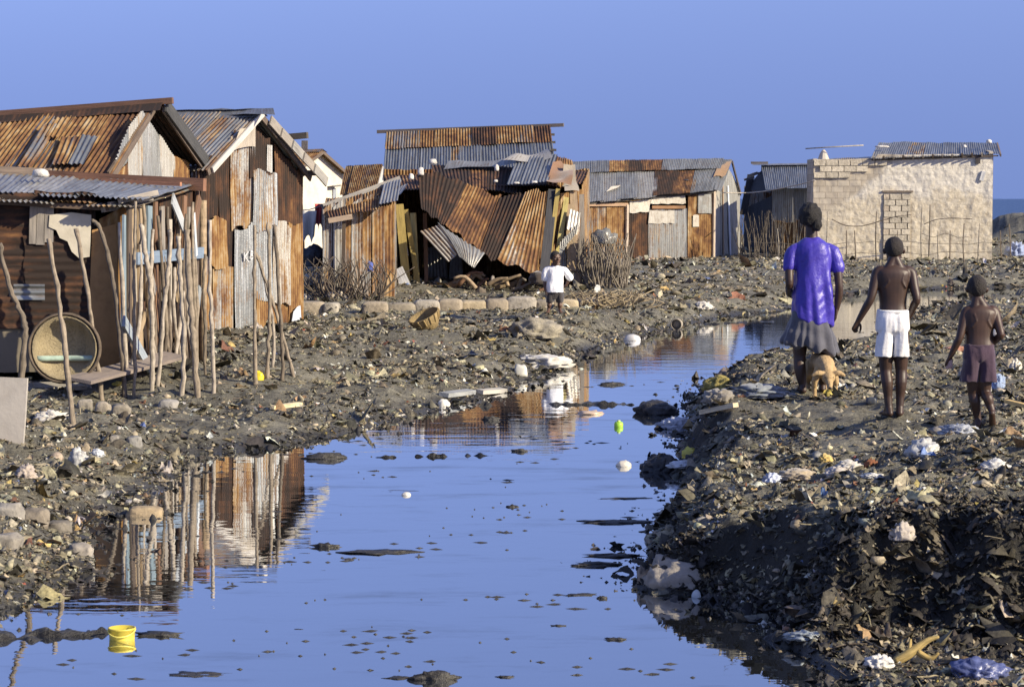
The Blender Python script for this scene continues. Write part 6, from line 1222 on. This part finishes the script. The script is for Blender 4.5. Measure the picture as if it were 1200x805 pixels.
# ---- low stone sill in front of the collapsed hut
sx = 350
while sx < 690:
    w_ = random.uniform(16, 34); px = sx + w_ / 2; sx += w_ + random.uniform(-1, 1.5); py = 366 - (px - 352) * .022; g = on(px, py); k = g[1] / FP
    if random.random() < .08: continue
    blob('sill_stone', np.array([g[0], g[1], g[2] - .10]), (w_ * 1.12 * k, .42, random.uniform(18, 23) * k), random.choice([(.34, .28, .195), (.30, .25, .18), (.35, .315, .255), (.25, .215, .16), (.38, .31, .2)]), M['stone'], 'squared tan stone in the low sill wall before the collapsed hut', 'stone', 'stones of the low sill wall', blocky=.62, sub=3, lump=.14, fold=.07, rz=random.uniform(-.06, .06))
# ---- brush and stick fences far back
def brush(name, label, cat, px0, px1, yb, yt, D, n, cols, spread=.15, rad=.014, curve=.2, thick=.7):
    o_ = np.array([*xy((px0 + px1) / 2, D), 0]); o_[2] = h1(o_[0], o_[1]); m = MB(); C = []
    for i in range(n):
        x = random.uniform(px0, px1); y0 = D + random.uniform(-thick, thick); b = at(x, yb + random.uniform(-3, 3), y0); b[2] = h1(b[0], b[1]) - .03; top = at(x + random.gauss(0, (px1 - px0) * spread), yt + abs(random.gauss(0, (yb - yt) * .25)), y0); mid = (b + top) / 2 + np.array([random.gauss(0, curve) * .5, random.gauss(0, curve) * .4, 0])
        m.add(tube_vf([b, mid, top], [rad * random.uniform(.8, 1.6), rad, rad * .5], 5, True, 4))
    ob = m.build(name, M['pole'], None, cols, True, origin=o_); return props(ob, label, cat)
brush('brush_heap', 'heap of grey brushwood leaning against the end of the collapsed hut', 'brushwood', 690, 734, 330, 272, 49.5, 110, (.19, .165, .13), .2, .015, .3)
b_ = at(708, 286, 49.7); blob('tarpaulin', b_, (.5, .4, .36), (.16, .16, .15), M['film'], 'grey plastic sheet draped over the brushwood heap', 'tarpaulin', fold=.5, sub=3)
brush('brush_fence', 'thin upright brushwood fence before the grey tin hut', 'fence', 866, 934, 306, 246, 80, 60, (.13, .11, .085), .10, .013, .16, .3)
brush('brush_tangle', 'dark tangle of sticks in front of the tan corrugated shack', 'brushwood', 364, 450, 348, 300, 43.9, 90, (.10, .08, .06), .2, .013, .3)
brush('brush_heap', 'low heap of dry palm stalks behind the toddler', 'brushwood', 668, 745, 362, 338, 42.5, 70, (.27, .22, .14), .35, .016, .6)
def wire_fence():
    D = 77.5; x0, x1 = 880, 1200; o_ = np.array([*xy(1040, D), h1(*xy(1040, D))]); o = thing('wire_fence', o_, 'fence of crooked thin posts and sagging wire before the block house', 'fence')
    for x in (884, 912, 943, 968, 992, 1003, 1027, 1050, 1080, 1088, 1100, 1113, 1130, 1146, 1174, 1184):
        D2 = D + random.uniform(-.2, .2) + (3 if x > 1170 else 0); b = at(x, 306, D2); b[2] = h1(b[0], b[1]) - .1; t = at(x + random.uniform(-2, 2), random.choice([240, 248, 262, 270]) if x > 935 else 268, D2); m = (b + t) / 2 + np.array([random.uniform(-.04, .04), 0, 0]); tube(o, 'post', [b, m, t], [.026, .022, .016], random.choice([(.16, .13, .10), (.30, .27, .22), (.11, .09, .07)]), sub=3, sides=6)
    for y, wob in ((285, 2), (297, 2), (276, 3)):
        if y == 276: pts = [at(x, y + random.uniform(-wob, wob), D) for x in range(1080, 1150, 14)]
        else: pts = [at(x, y + random.uniform(-wob, wob), D) for x in range(880, 1176, 16)]
        tube(o, 'wire', pts, .010, (.10, .085, .07), sub=2, sides=5)
wire_fence()
def vine(pts, D, label):
    V = [at(x, y, D) for x, y in pts]; vf = tube_vf(V, [.015] * len(V), 6, True, 5, .01); o = mesh('branch', *vf[:2], M['pole'], None, vf[2], True, (.10, .08, .065), origin=V[0]); props(o, label, 'branch')
vine([(975, 257), (990, 264), (1010, 265), (1032, 259), (1050, 254), (1068, 252)], 79.0, 'long dark branch sagging across the wall of the block house'); vine([(1083, 263), (1095, 258), (1110, 256), (1125, 256), (1140, 257)], 78.8, 'shorter dark branch on the wall of the block house, nearer its corner')
# pole of wire from the long hut to the grey hut
V = [at(x, y, D) for x, y, D in ((846, 226, 82.3), (880, 226, 82.5), (915, 221, 82), (955, 212, 79.6))]; vf = tube_vf(V, .022, 6, True, 5); o = mesh('pole', *vf[:2], M['pole'], None, vf[2], True, (.55, .50, .42), origin=V[0]); props(o, 'thin pale pole slung between the long hut and the block house', 'pole')
# washing by the tall narrow hut
def cloth(name, px0, px1, yt, yb, D, col, label):
    n = 10; u, v = np.meshgrid(np.linspace(0, 1, n), np.linspace(0, 1, n)); P = np.zeros((n, n, 3)); s = random.random() * 40
    for i in range(n):
        for j in range(n):
            x = px0 + (px1 - px0) * (u[i, j] * (1 - .25 * v[i, j]) + .12 * v[i, j]); p = at(x, yt + (yb - yt) * v[i, j] * (1 - .25 * abs(math.sin(u[i, j] * 5 + s)) ), D); p[1] += .07 * math.sin(u[i, j] * 9 + s + v[i, j]) * (.4 + v[i, j]); P[i, j] = p
    F1 = P.reshape(-1, 3); F2 = F1 + np.array([0, .012, 0]); i = np.arange((n - 1) * n).reshape(-1, n)[:, :-1].ravel(); q = np.stack([i, i + 1, i + 1 + n, i + n], 1)
    o = mesh(name, np.concatenate([F1, F2]), np.concatenate([q, q[:, ::-1] + n * n]), M['cloth'], None, None, True, col, origin=F1[0]); props(o, label, 'washing')
cloth('shirt', 352, 371, 247, 285, 47.2, (.58, .57, .54), 'white washing hung out beside the tall narrow hut'); cloth('cloth', 369, 378, 239, 270, 47.3, (.40, .05, .05), 'red cloth hung next to the white washing')
V = [at(345, 245, 47.25), at(362, 246, 47.25), at(385, 238, 47.25)]; vf = tube_vf(V, .012, 5, True, 3); o = mesh('clothes_line', *vf[:2], M['pole'], None, vf[2], True, (.2, .2, .2), origin=V[0]); props(o, 'thin line carrying the white washing and the red cloth', 'clothes line')
for x, l in ((353.5, 'pole holding up the washing line beside the tall narrow hut'), (385, 'pole holding up the other end of the washing line, by the tan shack')):
    t = at(x, 240, 47.3); b = at(x, 330, 47.3); b[2] = h1(b[0], b[1]) - .1; vf = tube_vf([b, (b + t) / 2 + (.03, 0, 0), t], [.04, .035, .03], 7, True, 3); o = mesh('line_pole', *vf[:2], M['pole'], None, vf[2], True, PD, origin=b); props(o, l, 'pole')
# blue bag and dark drum under the washing
g = on(368, 330); k = g[1] / FP; blob('black_bag', at(366, 312, 46.9), (.62, .5, .55), (.02, .022, .03), M['film'], 'dark blue black heap under the white washing', 'bag', fold=.3); blob('rag', at(434, 318, 44.2), (.12, .1, .24), (.06, .09, .32), M['cloth'], 'small blue rag caught in the dark tangle of sticks', 'rag', fold=.3, sub=3)
for px, py, w, h, l in [(368, 334, 34, 22, 'big cream block of rubble beside the foot of the patchwork hut'), (395, 348, 26, 14, 'smaller cream rubble block in front of the tangle of sticks'), (356, 350, 20, 12, 'low rubble block touching the corner of the patchwork hut')]:
    g = on(px, py); k = g[1] / FP; blob('rubble_block', g - np.array([0, 0, .08]), (w * k, .5, h * k), (.46, .40, .31), M['stone'], l, 'rubble', 'rubble blocks by the patchwork hut', blocky=.25, sub=3, fold=.1)
